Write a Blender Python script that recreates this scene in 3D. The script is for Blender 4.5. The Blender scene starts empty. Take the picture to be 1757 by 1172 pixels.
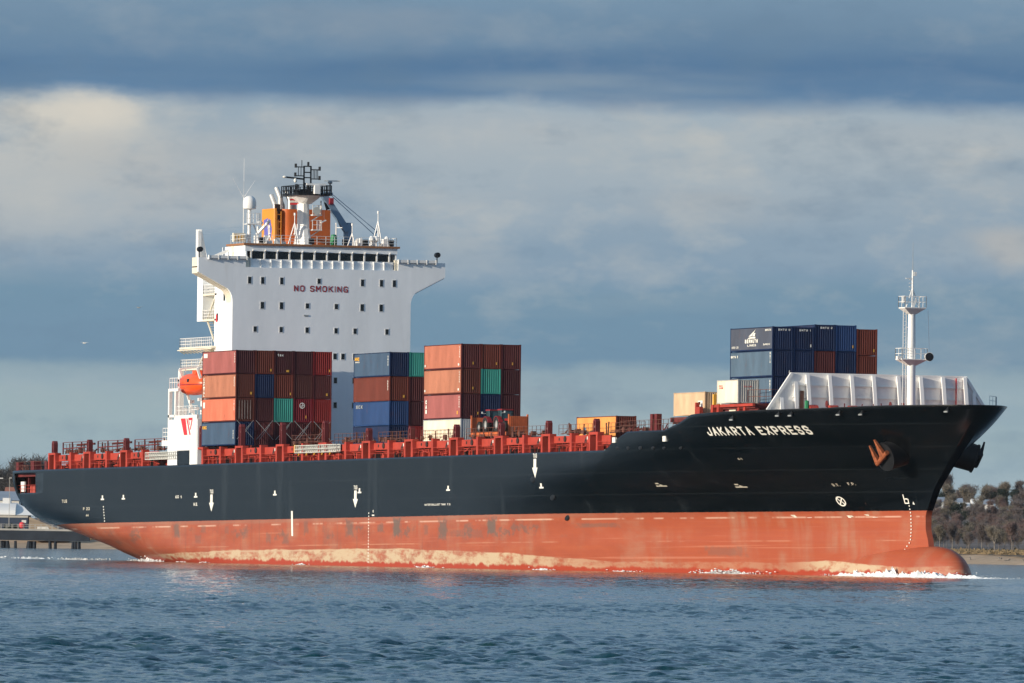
import numpy as np
import bpy, bmesh, math, random

from mathutils import Matrix, Vector
R = math.radians
random.seed(7)
rng = np.random.default_rng(7)
scene = bpy.context.scene
col = scene.collection

# ------------------------------------------------------------------ frames
# Ship frame: X forward from the stern, Y to port, Z up from the keel.  The ship is trimmed by the stern, so
# ship-frame points go to the world (water at z = 0) through SHIP.
WA, WB = 8.0597, -0.011159
_n = math.sqrt(1 + WB * WB)
SHIP = Matrix(((1/_n, 0, WB/_n, -WB*WA/_n), (0, 1, 0, 0), (-WB/_n, 0, 1/_n, -WA/_n), (0, 0, 0, 1)))

# ------------------------------------------------------------------ camera
F_PX, PW, PH = 20273.42, 1757.0, 1172.0
YAW, PIT, ROL = R(158.849), R(1.567), R(0.668)
fw = Vector((math.cos(PIT)*math.cos(YAW), math.cos(PIT)*math.sin(YAW), math.sin(PIT)))
rt = Vector((math.sin(YAW), -math.cos(YAW), 0))
up = rt.cross(fw)
rt, up = math.cos(ROL)*rt + math.sin(ROL)*up, -math.sin(ROL)*rt + math.cos(ROL)*up
SR = SHIP.to_3x3()
CAM = SHIP @ Vector((1437.316, -503.127, -4.827))
fw, rt, up = SR @ fw, SR @ rt, SR @ up
cam_data = bpy.data.cameras.new("camera")
cam_data.sensor_fit = 'HORIZONTAL'; cam_data.sensor_width = 36.0
cam_data.lens = 36.0 * F_PX / PW
cam_data.clip_start = 1.0; cam_data.clip_end = 60000.0
cam = bpy.data.objects.new("camera", cam_data); col.objects.link(cam)
cam.matrix_world = Matrix(((rt.x, up.x, -fw.x, CAM.x), (rt.y, up.y, -fw.y, CAM.y), (rt.z, up.z, -fw.z, CAM.z), (0, 0, 0, 1)))
scene.camera = cam

# ------------------------------------------------------------------ light
SUN_EL, SUN_FWD = R(12.5), R(10.0)            # low winter sun, a little forward of the starboard beam
SUND = Vector((math.sin(SUN_FWD)*math.cos(SUN_EL), -math.cos(SUN_FWD)*math.cos(SUN_EL), math.sin(SUN_EL)))
sd = bpy.data.lights.new("sun", 'SUN'); sd.energy = 4.6; sd.angle = R(0.53); sd.color = (1.0, 0.89, 0.74)
sun = bpy.data.objects.new("sun", sd); col.objects.link(sun)
sun.rotation_euler = SUND.to_track_quat('Z', 'Y').to_euler()
sun.location = (150, -300, 300)

scene.view_settings.view_transform = 'Standard'; scene.view_settings.look = 'None'
scene.view_settings.exposure = 0.15; scene.view_settings.gamma = 1.0

def N(nt, t, **kw):
    n = nt.nodes.new(t)
    for k, v in kw.items(): setattr(n, k, v)
    return n
def math_node(nt, op, a, b=None, c=None, clamp=False):
    n = nt.nodes.new('ShaderNodeMath'); n.operation = op; n.use_clamp = clamp
    for i, v in enumerate((a, b, c)):
        if v is None: continue
        if isinstance(v, (int, float)): n.inputs[i].default_value = v
        else: nt.links.new(v, n.inputs[i])
    return n.outputs[0]
def mixc(nt, f, a, b, blend='MIX'):
    n = nt.nodes.new('ShaderNodeMix'); n.data_type = 'RGBA'; n.blend_type = blend
    for s, v in ((0, f), (6, a), (7, b)):
        if isinstance(v, (int, float)): n.inputs[s].default_value = v
        elif isinstance(v, tuple): n.inputs[s].default_value = (*v[:3], 1)
        else: nt.links.new(v, n.inputs[s])
    return n.outputs[2]
def srgb(r, g, b):
    f = lambda c: c/12.92 if c <= .04045 else ((c+.055)/1.055)**2.4
    return (f(r/255), f(g/255), f(b/255))
def ramp(nt, fac, stops, interp='EASE'):
    n = nt.nodes.new('ShaderNodeValToRGB'); cr = n.color_ramp; cr.interpolation = interp
    while len(cr.elements) < len(stops): cr.elements.new(0.5)
    for e, (p, c) in zip(cr.elements, stops):
        e.position = p; e.color = (*c, 1) if isinstance(c, tuple) else (c, c, c, 1)
    nt.links.new(fac, n.inputs[0]); return n.outputs[0]

# ------------------------------------------------------------------ sky
world = bpy.data.worlds.new("World"); scene.world = world; world.use_nodes = True
nt = world.node_tree; nt.nodes.clear()
out = N(nt, 'ShaderNodeOutputWorld'); bg = N(nt, 'ShaderNodeBackground'); nt.links.new(bg.outputs[0], out.inputs[0])
sky = N(nt, 'ShaderNodeTexSky', sky_type='NISHITA'); sky.sun_disc = False
sky.sun_elevation = SUN_EL; sky.sun_rotation = math.atan2(SUND.x, SUND.y); sky.dust_density = 2.0
SKY_S = 0.115
skyc = N(nt, 'ShaderNodeVectorMath', operation='SCALE'); nt.links.new(sky.outputs[0], skyc.inputs[0]); skyc.inputs[3].default_value = 1.0
tc = N(nt, 'ShaderNodeTexCoord'); sep = N(nt, 'ShaderNodeSeparateXYZ'); nt.links.new(tc.outputs['Generated'], sep.inputs[0])
el = math_node(nt, 'MULTIPLY', math_node(nt, 'ARCSINE', sep.outputs[2]), 180/math.pi)                       # degrees
az = math_node(nt, 'MULTIPLY', math_node(nt, 'ARCTAN2', sep.outputs[1], sep.outputs[0]), 180/math.pi)
def sky_noise(sx, sy, detail=5, rough=.55, off=0.0):
    cmb = N(nt, 'ShaderNodeCombineXYZ')
    nt.links.new(math_node(nt, 'MULTIPLY', az, sx), cmb.inputs[0]); nt.links.new(math_node(nt, 'MULTIPLY', el, sy), cmb.inputs[1])
    cmb.inputs[2].default_value = off
    n = N(nt, 'ShaderNodeTexNoise'); n.inputs['Scale'].default_value = 1.0; n.inputs['Detail'].default_value = detail
    n.inputs['Roughness'].default_value = rough; nt.links.new(cmb.outputs[0], n.inputs['Vector']); return n.outputs[0]
n1 = sky_noise(.55, 1.5, 5, .55, 1.3)
n2 = sky_noise(1.6, 3.6, 6, .6, 4.1)
n3 = sky_noise(.28, 2.2, 4, .5, 9.2)
warp = math_node(nt, 'ADD', math_node(nt, 'MULTIPLY', math_node(nt, 'SUBTRACT', n1, .5), .22),
                 math_node(nt, 'MULTIPLY', math_node(nt, 'SUBTRACT', n2, .5), .16))
elw = math_node(nt, 'ADD', el, warp)
fac = math_node(nt, 'DIVIDE', elw, 4.0, clamp=True)
E = lambda py: max(0.0, (929 - py) / F_PX * 180/math.pi / 4.0)
C = srgb
band = ramp(nt, fac, [(0.0, C(150,168,178)), (E(830), C(146,166,176)), (E(740), C(148,168,174)), (E(665), C(142,162,172)), (E(638), C(136,157,168)),
    (E(616), C(107,137,159)), (E(500), C(110,140,161)), (E(460), C(126,149,168)), (E(385), C(148,163,175)), (E(240), C(160,171,178)), (E(192), C(152,167,178)),
    (E(162), C(91,123,154)), (E(115), C(84,116,148)), (E(50), C(103,130,154)), (E(-20), C(116,142,164)), (E(-120), C(104,136,168))], 'LINEAR')
# sunlit cream cloud tops inside the pale band, blue gaps elsewhere
hi = math_node(nt, 'MULTIPLY', ramp(nt, n2, [(.42, 0.0), (.62, 1.0)], 'EASE'), ramp(nt, fac, [(E(480), 0.0), (E(400), .5), (E(210), 1.0), (E(165), .3), (E(150), 0.0)], 'LINEAR'))
patch = ramp(nt, n1, [(.38, 0.0), (.58, 1.0)], 'EASE')
band = mixc(nt, math_node(nt, 'MULTIPLY', math_node(nt, 'MULTIPLY', hi, patch), .65), band, C(184,183,178))
gap = math_node(nt, 'MULTIPLY', ramp(nt, n3, [(.50, 0.0), (.66, 1.0)], 'EASE'), .32)
band = mixc(nt, gap, band, C(112,140,163))
pale = math_node(nt, 'MULTIPLY', ramp(nt, n3, [(.30, 1.0), (.46, 0.0)], 'EASE'), .45)
band = mixc(nt, pale, band, C(146,160,168))
# one big sunlit cumulus head at the upper left, a smaller one at the right
def puff(azc, elc, ra, re, s, soft=1.7):
    da = math_node(nt, 'DIVIDE', math_node(nt, 'SUBTRACT', az, azc), ra); de = math_node(nt, 'DIVIDE', math_node(nt, 'SUBTRACT', el, elc), re)
    de = math_node(nt, 'MAXIMUM', math_node(nt, 'MULTIPLY', de, 1.7), math_node(nt, 'MULTIPLY', de, -.75))          # firm top, ragged soft base
    d = math_node(nt, 'SQRT', math_node(nt, 'ADD', math_node(nt, 'MULTIPLY', da, da), math_node(nt, 'MULTIPLY', de, de)))
    d = math_node(nt, 'ADD', d, math_node(nt, 'ADD', math_node(nt, 'MULTIPLY', math_node(nt, 'SUBTRACT', n2, .5), soft), math_node(nt, 'MULTIPLY', math_node(nt, 'SUBTRACT', n4, .5), .5)))
    return math_node(nt, 'MULTIPLY', ramp(nt, d, [(.0, 1.0), (1.05, 0.0)], 'EASE'), s)
n4 = sky_noise(4.5, 7.5, 6, .62, 7.7)
AZ = lambda px: math.degrees(YAW) - (px - PW/2) / F_PX * 180/math.pi
EL = lambda py: (929 - py) / F_PX * 180/math.pi
for px, py, rx, ry, s, c in ((70,205,250,80,.95,C(200,196,186)), (185,200,90,60,.7,C(206,200,188)), (70,300,330,130,.7,C(180,182,180)), (330,265,330,90,.45,C(168,171,172)), (530,210,130,60,.6,C(178,180,180)), (300,330,170,70,.5,C(172,174,174)), (840,215,330,70,.4,C(166,173,178)),
                             (640,30,300,55,.5,C(132,146,160)), (1230,335,190,45,.55,C(160,166,170)), (1720,400,110,60,.75,C(172,172,170)),
                             (1600,215,260,50,.45,C(160,168,174)), (1150,505,200,24,.35,C(132,152,166)), (120,690,360,50,.5,C(150,168,172)), (900,680,200,22,.35,C(146,164,172))):
    band = mixc(nt, puff(AZ(px), EL(py), rx/F_PX*57.3, ry/F_PX*57.3, s), band, c)
# lumpy light and shade through all the cloud
lump = math_node(nt, 'ADD', math_node(nt, 'MULTIPLY', math_node(nt, 'SUBTRACT', sky_noise(1.1, 2.6, 7, .6, 13.7), .5), .75), math_node(nt, 'MULTIPLY', math_node(nt, 'SUBTRACT', sky_noise(3.2, 5.2, 6, .62, 17.1), .5), .38))
band = mixc(nt, math_node(nt, 'MULTIPLY', ramp(nt, lump, [(.02, 0.0), (.24, .60)], 'LINEAR'), ramp(nt, fac, [(E(640), .35), (E(480), .7), (E(380), 1.0), (E(190), 1.0), (E(150), .12), (E(60), .3)], 'LINEAR')), band, C(188,188,183)); band = mixc(nt, ramp(nt, math_node(nt, 'MULTIPLY', lump, -1.0), [(.03, 0.0), (.26, .55)], 'LINEAR'), band, C(96,122,145))
# above the low cloud bank: the Nishita sky behind broken pale cloud
upn = N(nt, 'ShaderNodeTexNoise'); upn.inputs['Scale'].default_value = 3.0; upn.inputs['Detail'].default_value = 5
nt.links.new(tc.outputs['Generated'], upn.inputs['Vector'])
skys = N(nt, 'ShaderNodeVectorMath', operation='SCALE'); nt.links.new(sky.outputs[0], skys.inputs[0]); skys.inputs[3].default_value = SKY_S
high = mixc(nt, ramp(nt, upn.outputs[0], [(.40, .35), (.62, .75)]), skys.outputs[0], (.22,.39,.62))
tot = mixc(nt, ramp(nt, math_node(nt, 'DIVIDE', el, 20.0, clamp=True), [(.14, 0.0), (.42, 1.0)]), band, high)
nt.links.new(tot, bg.inputs[0]); bg.inputs[1].default_value = 1.0

# ------------------------------------------------------------------ materials
def mat(name, c, rough=.5, var=.10, scale=.6, stretch=(1, 1, 1), spec=.4, metallic=0.0, bump=0.0, rust=0.0, rustc=(.16,.06,.03), bscale=3.0):
    m = bpy.data.materials.new(name); m.use_nodes = True; nt = m.node_tree
    p = nt.nodes['Principled BSDF']; p.inputs['Roughness'].default_value = rough; p.inputs['Metallic'].default_value = metallic
    p.inputs['Specular IOR Level'].default_value = spec
    t = N(nt, 'ShaderNodeTexCoord'); mp = N(nt, 'ShaderNodeMapping'); mp.inputs['Scale'].default_value = stretch
    nt.links.new(t.outputs['Object'], mp.inputs[0])
    oi = N(nt, 'ShaderNodeObjectInfo')
    ad = N(nt, 'ShaderNodeVectorMath', operation='ADD'); nt.links.new(mp.outputs[0], ad.inputs[0])
    cr = N(nt, 'ShaderNodeCombineXYZ'); nt.links.new(math_node(nt, 'MULTIPLY', oi.outputs['Random'], 37.0), cr.inputs[0]); nt.links.new(cr.outputs[0], ad.inputs[1])
    n = N(nt, 'ShaderNodeTexNoise'); n.inputs['Scale'].default_value = scale; n.inputs['Detail'].default_value = 6; n.inputs['Roughness'].default_value = .6
    nt.links.new(ad.outputs[0], n.inputs['Vector'])
    dark = tuple(x*(1-1.6*var) for x in c); lite = tuple(min(1, x*(1+1.2*var)+.02*var) for x in c)
    cc = ramp(nt, n.outputs[0], [(.30, dark), (.70, lite)], 'LINEAR')
    if rust > 0:
        n2 = N(nt, 'ShaderNodeTexNoise'); n2.inputs['Scale'].default_value = scale*2.3; n2.inputs['Detail'].default_value = 8; n2.inputs['Roughness'].default_value = .7
        nt.links.new(ad.outputs[0], n2.inputs['Vector'])
        cc = mixc(nt, math_node(nt, 'MULTIPLY', ramp(nt, n2.outputs[0], [(.56, 0.0), (.70, 1.0)]), rust), cc, rustc)
    nt.links.new(cc, p.inputs['Base Color'])
    if bump > 0:
        nb = N(nt, 'ShaderNodeTexNoise'); nb.inputs['Scale'].default_value = bscale; nt.links.new(t.outputs['Object'], nb.inputs['Vector'])
        b = N(nt, 'ShaderNodeBump'); b.inputs['Strength'].default_value = bump; b.inputs['Distance'].default_value = .05
        nt.links.new(nb.outputs[0], b.inputs['Height']); nt.links.new(b.outputs[0], p.inputs['Normal'])
    return m
M = {}
M['white'] = mat('white_paint', (.80,.79,.76), .45, .04, .5, rust=.25, rustc=(.45,.33,.22))
M['house'] = mat('house_white', (.86,.88,.885), .5, .045, .30, (1,1,.16), rust=.14, rustc=(.56,.50,.42), bump=.25, bscale=.9)
M['breakwater'] = mat('breakwater_white', (.84,.83,.80), .45, .03, .4)
M['cream'] = mat('cream_paint', (.78,.72,.58), .5, .05, .6)
M['glass'] = mat('dark_glass', (.006,.011,.013), .12, .1, 1, spec=.35)
M['black'] = mat('black_paint', (.006,.007,.009), .5, .2, 1)
M['deckred'] = mat('deck_red', (.40,.046,.027), .6, .16, .5, rust=.35, rustc=(.16,.03,.02))
M['deckdark'] = mat('deck_dark_red', (.13,.02,.018), .65, .2, .6, rust=.3, rustc=(.05,.02,.015))
M['post'] = mat('post_maroon', (.13,.018,.018), .55, .15, 1.0)
M['brown'] = mat('rusty_brown', (.13,.05,.035), .7, .25, 1.2)
M['dark'] = mat('dark_machinery_and_shade', (.035,.018,.016), .7, .3, 1.0)  # also paints the shade of hollows along the deck edge
M['grey'] = mat('grey_paint', (.32,.34,.34), .5, .08, 1)
M['alu'] = mat('weathered_aluminium', (.50,.50,.46), .5, .12, 2.0)
M['craneblue'] = mat('crane_grey_blue', (.17,.25,.34), .5, .06, 1)
M['orangedark'] = mat('funnel_dark_orange', (.52,.115,.018), .5, .07, .5)
M['orange'] = mat('funnel_orange', (.74,.27,.03), .5, .05, .5)
M['emblem'] = mat('emblem_blue', (.13,.13,.42), .5, .03, 1)
M['pipe'] = mat('exhaust_steel', (.62,.60,.56), .35, .12, 2.0, metallic=.3)
M['redmark'] = mat('red_marking', (.62,.04,.05), .5, .04, 1)
M['textred'] = mat('red_lettering', (.32,.022,.030), .5, .04, 1)
M['oldmark'] = mat('faded_marking', (.62,.58,.47), .6, .16, 3, rust=.3)
M['marking'] = mat('white_marking', (.82,.80,.72), .5, .05, 3)
M['yellow'] = mat('yellow_paint', (.75,.40,.05), .5, .1, 2)
M['green'] = mat('green_paint', (.02,.20,.08), .5, .1, 2)
M['teakrail'] = mat('teak_brown', (.32,.14,.06), .6, .1, 1)
M['anchor'] = mat('anchor_rust_orange', (.30,.080,.025), .75, .28, 3, rust=.75, rustc=(.10,.035,.015), bump=.5)
M['lifeboat'] = mat('lifeboat_orange', (.85,.10,.02), .35, .04, 1)
M['rubber'] = mat('tyre_rubber', (.02,.02,.02), .8, .2, 2)
M['rim'] = mat('silver_rim', (.38,.38,.38), .4, .06, 3)
M['tractor'] = mat('tractor_red', (.24,.015,.015), .4, .06, 2)
M['cabglass'] = mat('cab_glass', (.03,.07,.08), .1, .1, 2, spec=.6)
M['flatrack'] = mat('flat_rack_orange', (.55,.13,.04), .55, .12, 1.2, rust=.4)

# ------------------------------------------------------------------ mesh helpers
class MB:
    def __init__(s): s.v = []; s.f = []
    def add(s, vs, fs):
        k = len(s.v); s.v += [tuple(map(float, p)) for p in vs]; s.f += [tuple(i + k for i in f) for f in fs]; return s
    def box(s, x0, x1, y0, y1, z0, z1):
        return s.add([(x0,y0,z0),(x1,y0,z0),(x1,y1,z0),(x0,y1,z0),(x0,y0,z1),(x1,y0,z1),(x1,y1,z1),(x0,y1,z1)],
                     [(0,3,2,1),(4,5,6,7),(0,1,5,4),(1,2,6,5),(2,3,7,6),(3,0,4,7)])
    def cbox(s, x, y, z, dx, dy, dz): return s.box(x-dx/2, x+dx/2, y-dy/2, y+dy/2, z-dz/2, z+dz/2)
    def tube(s, a, b, r0, r1=None, n=6, cap=True):
        a, b = Vector(a), Vector(b); r1 = r0 if r1 is None else r1
        d = b - a
        if d.length < 1e-6: return s
        d.normalize(); h = Vector((0,0,1)) if abs(d.z) < .9 else Vector((1,0,0))
        u = d.cross(h).normalized(); w = d.cross(u)
        vs = []
        for c, r in ((a, r0), (b, r1)):
            for k in range(n):
                t = 2*math.pi*(k+.5)/n; vs.append(c + u*(r*math.cos(t)) + w*(r*math.sin(t)))
        fs = [(k, (k+1) % n, n + (k+1) % n, n + k) for k in range(n)]
        if cap: fs += [tuple(range(n))[::-1], tuple(range(n, 2*n))]
        return s.add(vs, fs)
    def bar(s, a, b, w): return s.tube(a, b, w*.7071, n=4)
    def path(s, pts, r, n=5):
        for a, b in zip(pts[:-1], pts[1:]): s.tube(a, b, r, n=n)
        return s
    def prism(s, poly, axis, a0, a1):
        n = len(poly)
        def P(q, a):
            return {0: (a, q[0], q[1]), 1: (q[0], a, q[1]), 2: (q[0], q[1], a)}[axis]
        vs = [P(q, a0) for q in poly] + [P(q, a1) for q in poly]
        fs = [(k, (k+1) % n, n + (k+1) % n, n + k) for k in range(n)] + [tuple(range(n))[::-1], tuple(range(n, 2*n))]
        return s.add(vs, fs)
    def lathe(s, prof, c, axis='z', n=16):
        vs = []; m = len(prof)
        for k in range(n):
            t = 2*math.pi*k/n
            for r, h in prof:
                q = {'z': (r*math.cos(t), r*math.sin(t), h), 'x': (h, r*math.cos(t), r*math.sin(t)), 'y': (r*math.cos(t), h, r*math.sin(t))}[axis]
                vs.append((c[0]+q[0], c[1]+q[1], c[2]+q[2]))
        fs = []
        for k in range(n):
            for j in range(m-1):
                a = k*m+j; b = ((k+1) % n)*m+j
                fs.append((a, b, b+1, a+1))
        return s.add(vs, fs)
    def ellipsoid(s, c, r, n=14, m=9):
        prof = [(math.sin(math.pi*j/m), -math.cos(math.pi*j/m)) for j in range(m+1)]
        vs = []; 
        for k in range(n):
            t = 2*math.pi*k/n
            for a, h in prof: vs.append((c[0]+r[0]*max(a,1e-4)*math.cos(t), c[1]+r[1]*max(a,1e-4)*math.sin(t), c[2]+r[2]*h))
        fs = []
        for k in range(n):
            for j in range(m): 
                a = k*(m+1)+j; b = ((k+1) % n)*(m+1)+j
                fs.append((a, b, b+1, a+1))
        return s.add(vs, fs)
    def rail(s, pts, h=1.05, post=1.6, r=.035, rails=(1.0, .55)):
        for a, b in zip(pts[:-1], pts[1:]):
            a, b = Vector(a), Vector(b); L = (b-a).length; k = max(1, round(L/post))
            for i in range(k+1):
                q = a + (b-a)*(i/k); s.tube(q, q + Vector((0,0,h)), r, n=4)
            for t in rails: s.tube(a + Vector((0,0,h*t)), b + Vector((0,0,h*t)), r*.85, n=4)
        return s
    def mesh(s, name, org=(0,0,0), smooth=False, fix=True):
        me = bpy.data.meshes.new(name)
        o = Vector(org); me.from_pydata([Vector(p) - o for p in s.v], [], s.f); me.update()
        if fix:
            bm = bmesh.new(); bm.from_mesh(me); bmesh.ops.recalc_face_normals(bm, faces=bm.faces); bm.to_mesh(me); bm.free()
        if smooth:
            me.polygons.foreach_set('use_smooth', [True]*len(me.polygons)); me.set_sharp_from_angle(angle=R(38))
        return me
    def build(s, name, m, parent=None, org=None, smooth=False, fix=True):
        if org is None: org = ORG.get(parent.name, (0,0,0)) if parent else (0,0,0)
        me = s.mesh(name, org, smooth, fix)
        me.materials.append(M[m] if isinstance(m, str) else m)
        o = bpy.data.objects.new(name, me); col.objects.link(o)
        if parent: o.parent = parent
        ORG[o.name] = tuple(org)
        return o
ORG = {}
def tag(o, label=None, cat=None, group=None, kind=None):
    for k, v in (('label', label), ('category', cat), ('group', group), ('kind', kind)):
        if v: o[k] = v
    return o
def thing(name, org, label, cat, group=None, ship=True):
    o = bpy.data.objects.new(name, None); col.objects.link(o); o.empty_display_size = .5
    T = Matrix.Translation(org); o.matrix_world = (SHIP @ T) if ship else T
    ORG[o.name] = tuple(org)
    return tag(o, label, cat, group)
def part_copy(o, parent, dx=0, dy=0, dz=0):
    c = o.copy(); col.objects.link(c); c.parent = parent; c.location = (o.location[0]+dx, o.location[1]+dy, o.location[2]+dz)
    for ch in list(o.children):
        d = ch.copy(); col.objects.link(d); d.parent = c
    return c
GLYPH = {   # strokes in a 1 x 1 box, rounded block letters
 'A': [[(0,0),(.5,1),(1,0)],[(.2,.36),(.8,.36)]], 'B': [[(0,0),(0,1),(.7,1),(1,.86),(1,.64),(.7,.52),(0,.52)],[(.7,.52),(1,.38),(1,.14),(.7,0),(0,0)]], 'C': [[(1,.8),(.8,1),(.2,1),(0,.8),(0,.2),(.2,0),(.8,0),(1,.2)]],
 'D': [[(0,0),(0,1),(.65,1),(1,.75),(1,.25),(.65,0),(0,0)]], 'E': [[(1,0),(0,0),(0,1),(1,1)],[(0,.52),(.8,.52)]], 'F': [[(0,0),(0,1),(1,1)],[(0,.52),(.8,.52)]], 'G': [[(1,.8),(.8,1),(.2,1),(0,.8),(0,.2),(.2,0),(1,0),(1,.45),(.6,.45)]],
 'H': [[(0,0),(0,1)],[(1,0),(1,1)],[(0,.5),(1,.5)]], 'I': [[(.5,0),(.5,1)]], 'J': [[(1,1),(1,.2),(.8,0),(.2,0),(0,.2),(0,.35)]], 'K': [[(0,0),(0,1)],[(1,1),(0,.4)],[(.35,.6),(1,0)]], 'L': [[(0,1),(0,0),(1,0)]],
 'M': [[(0,0),(0,1),(.5,.35),(1,1),(1,0)]], 'N': [[(0,0),(0,1),(1,0),(1,1)]], 'O': [[(.2,0),(0,.2),(0,.8),(.2,1),(.8,1),(1,.8),(1,.2),(.8,0),(.2,0)]], 'P': [[(0,0),(0,1),(.7,1),(1,.85),(1,.58),(.7,.43),(0,.43)]],
 'R': [[(0,0),(0,1),(.7,1),(1,.85),(1,.6),(.7,.46),(0,.46)],[(.55,.46),(1,0)]], 'S': [[(1,.82),(.8,1),(.2,1),(0,.82),(0,.66),(.2,.52),(.8,.48),(1,.34),(1,.18),(.8,0),(.2,0),(0,.18)]], 'T': [[(.5,0),(.5,1)],[(0,1),(1,1)]],
 'U': [[(0,1),(0,.2),(.2,0),(.8,0),(1,.2),(1,1)]], 'W': [[(0,1),(.25,0),(.5,.7),(.75,0),(1,1)]], 'X': [[(0,0),(1,1)],[(0,1),(1,0)]], 'Y': [[(0,1),(.5,.5),(1,1)],[(.5,.5),(.5,0)]], 'Z': [[(0,1),(1,1),(0,0),(1,0)]],
 '0': [[(.2,0),(0,.2),(0,.8),(.2,1),(.8,1),(1,.8),(1,.2),(.8,0),(.2,0)]], '1': [[(.2,.8),(.5,1),(.5,0)]], '2': [[(0,.8),(.2,1),(.8,1),(1,.8),(1,.6),(0,0),(1,0)]], '3': [[(0,1),(1,1),(.5,.58),(.8,.55),(1,.35),(1,.2),(.8,0),(.2,0),(0,.15)]],
 '4': [[(.7,0),(.7,1),(0,.3),(1,.3)]], '5': [[(1,1),(0,1),(0,.55),(.8,.55),(1,.4),(1,.15),(.8,0),(0,0)]], '6': [[(.8,1),(.2,.8),(0,.3),(.2,0),(.8,0),(1,.2),(1,.4),(.8,.52),(.05,.45)]], '.': [[(.4,0),(.6,0)]], '-': [[(.1,.45),(.9,.45)]],
 't': [[(.4,1),(.4,.1),(.6,0),(.9,0)],[(0,.68),(.9,.68)]], 'e': [[(0,.35),(1,.35),(1,.5),(.8,.68),(.2,.68),(0,.5),(0,.18),(.2,0),(.95,0)]], 'x': [[(0,0),(1,.68)],[(0,.68),(1,0)]]}
_tx = {}
def text_geo(string, bold=.012):
    """solid block lettering as a raster of small quads, in a 1 x 1 box; bold sets the stroke width"""
    if (string, bold) in _tx: return _tx[(string, bold)]
    th = .070 + bold*1.0; gw = .74; RES = 20 if len(string) > 7 else 14                  # letter box .62 wide, 1 high, pitch .95
    segs = []; x = 0.0
    for ch in string:
        if ch == ' ': x += .62; continue
        w = .22 if ch in 'I.' else (.78 if ch in 'MW' else gw)
        for st in GLYPH.get(ch, GLYPH.get(ch.upper(), [])):
            P_ = [(x + th + a*(w-2*th+.0), th + b*(1-2*th)) for a, b in st]
            segs += list(zip(P_[:-1], P_[1:]))
        x += w + .24
    W_ = x - .24; nx_, ny_ = int(W_*RES)+1, RES
    gx, gy = np.meshgrid((np.arange(nx_)+.5)*W_/nx_, (np.arange(ny_)+.5)/ny_, indexing='ij'); ins = np.zeros_like(gx, bool)
    for (ax_, ay), (bx, by) in segs:
        dx, dy = bx-ax_, by-ay; l2 = dx*dx+dy*dy; t = np.clip(((gx-ax_)*dx+(gy-ay)*dy)/l2, 0, 1); ins |= np.hypot(gx-ax_-t*dx, gy-ay-t*dy) < th
    v, f = [], []
    for j in range(ny_):
        i = 0
        while i < nx_:
            if ins[i, j]:
                i0 = i
                while i < nx_ and ins[i, j]: i += 1
                k = len(v); v += [(i0/nx_, j/ny_), (i/nx_, j/ny_), (i/nx_, (j+1)/ny_), (i0/nx_, (j+1)/ny_)]; f.append((k,k+1,k+2,k+3))
            else: i += 1
    _tx[(string, bold)] = (v, f); return _tx[(string, bold)]
def text_on(mb, string, fn, bold=.012):
    v, f = text_geo(string, bold)
    return mb.add([fn(u, w) for u, w in v], f)

def pchip(xs, ys):
    xs = np.asarray(xs, float); ys = np.asarray(ys, float)
    h = np.diff(xs); d = np.diff(ys) / h
    m = np.zeros(len(xs))
    for i in range(1, len(xs) - 1):
        if d[i-1] * d[i] > 0:
            w1 = 2*h[i] + h[i-1]; w2 = h[i] + 2*h[i-1]
            m[i] = (w1 + w2) / (w1/d[i-1] + w2/d[i])
    m[0] = d[0]; m[-1] = d[-1]
    def f(x):
        x = np.clip(np.asarray(x, float), xs[0], xs[-1])
        i = np.clip(np.searchsorted(xs, x, side='right') - 1, 0, len(xs) - 2)
        t = (x - xs[i]) / h[i]
        return ((1+2*t)*(1-t)**2*ys[i] + t*(1-t)**2*h[i]*m[i]
                + t*t*(3-2*t)*ys[i+1] + t*t*(t-1)*h[i]*m[i+1])
    return f
HB = 16.1
x_stem = pchip([-1, 5, 9, 10.5, 11.8, 12.7, 14.6, 16.5, 18.6, 20.5, 22, 23.6],
               [264, 263.6, 263.0, 262.3, 262.3, 263.0, 264.6, 267.2, 270.3, 273.2, 275.4, 277.2])
x_stern = pchip([-1, 5, 8, 9.4, 11, 25], [50, 22, 6, .6, 0, 0])
BOW = {-1: [(0,.2),(10,1),(25,3),(45,7),(70,11),(95,14),(112,15)],
       5: [(0,.3),(10,1.6),(25,4.5),(45,9),(70,13.3),(95,15.8),(110,16.1)],
       12.35: [(0,.35),(10,2.2),(20,4.5),(40,9.2),(60,13),(75,15.2),(90,16.1)],
       18: [(0,.5),(5,2.4),(9,4.0),(20,8.0),(35,12.3),(50,15.2),(64,16.1)],
       20.5: [(0,.6),(1,1.5),(5,3.7),(10,5.6),(20,9.5),(30,12.8),(40,15.1),(52,16.1)],
       23.5: [(0,.05),(.25,1.3),(1,2.5),(2.5,3.6),(5,4.9),(10,6.9),(15,8.9),(20,10.9),(28,13.6),(34,15.2),(42,16.1)]}
STERN = {-1: [(0,.1),(30,4),(60,12),(90,15)],
         5: [(0,.1),(20,5),(50,13),(75,16.1)],
         8: [(0,.1),(15,5),(40,13),(62,16.1)],
         9.4: [(0,1.3),(14,6.5),(34,13),(55,16.1)],
         11: [(0,5.3),(12,9.8),(28,14.6),(42,16.1)],
         12.3: [(0,9.3),(10,12.4),(22,15.3),(33,16.1)],
         12.7: [(0,10.7),(9,13.5),(20,15.5),(30,16.1)],
         13.75: [(0,12.85),(9,15.1),(20,16.1)],
         15.05: [(0,14.2),(6,15.5),(15,16.1)],
         16.7: [(0,15.15),(6,15.8),(12,16.1)],
         18: [(0,15.5),(4,15.9),(10,16.1)],
         19.5: [(0,15.55),(4,15.95),(9,16.1)]}
_bz = sorted(BOW); _bf = [pchip(*zip(*BOW[k])) for k in _bz]
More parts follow.
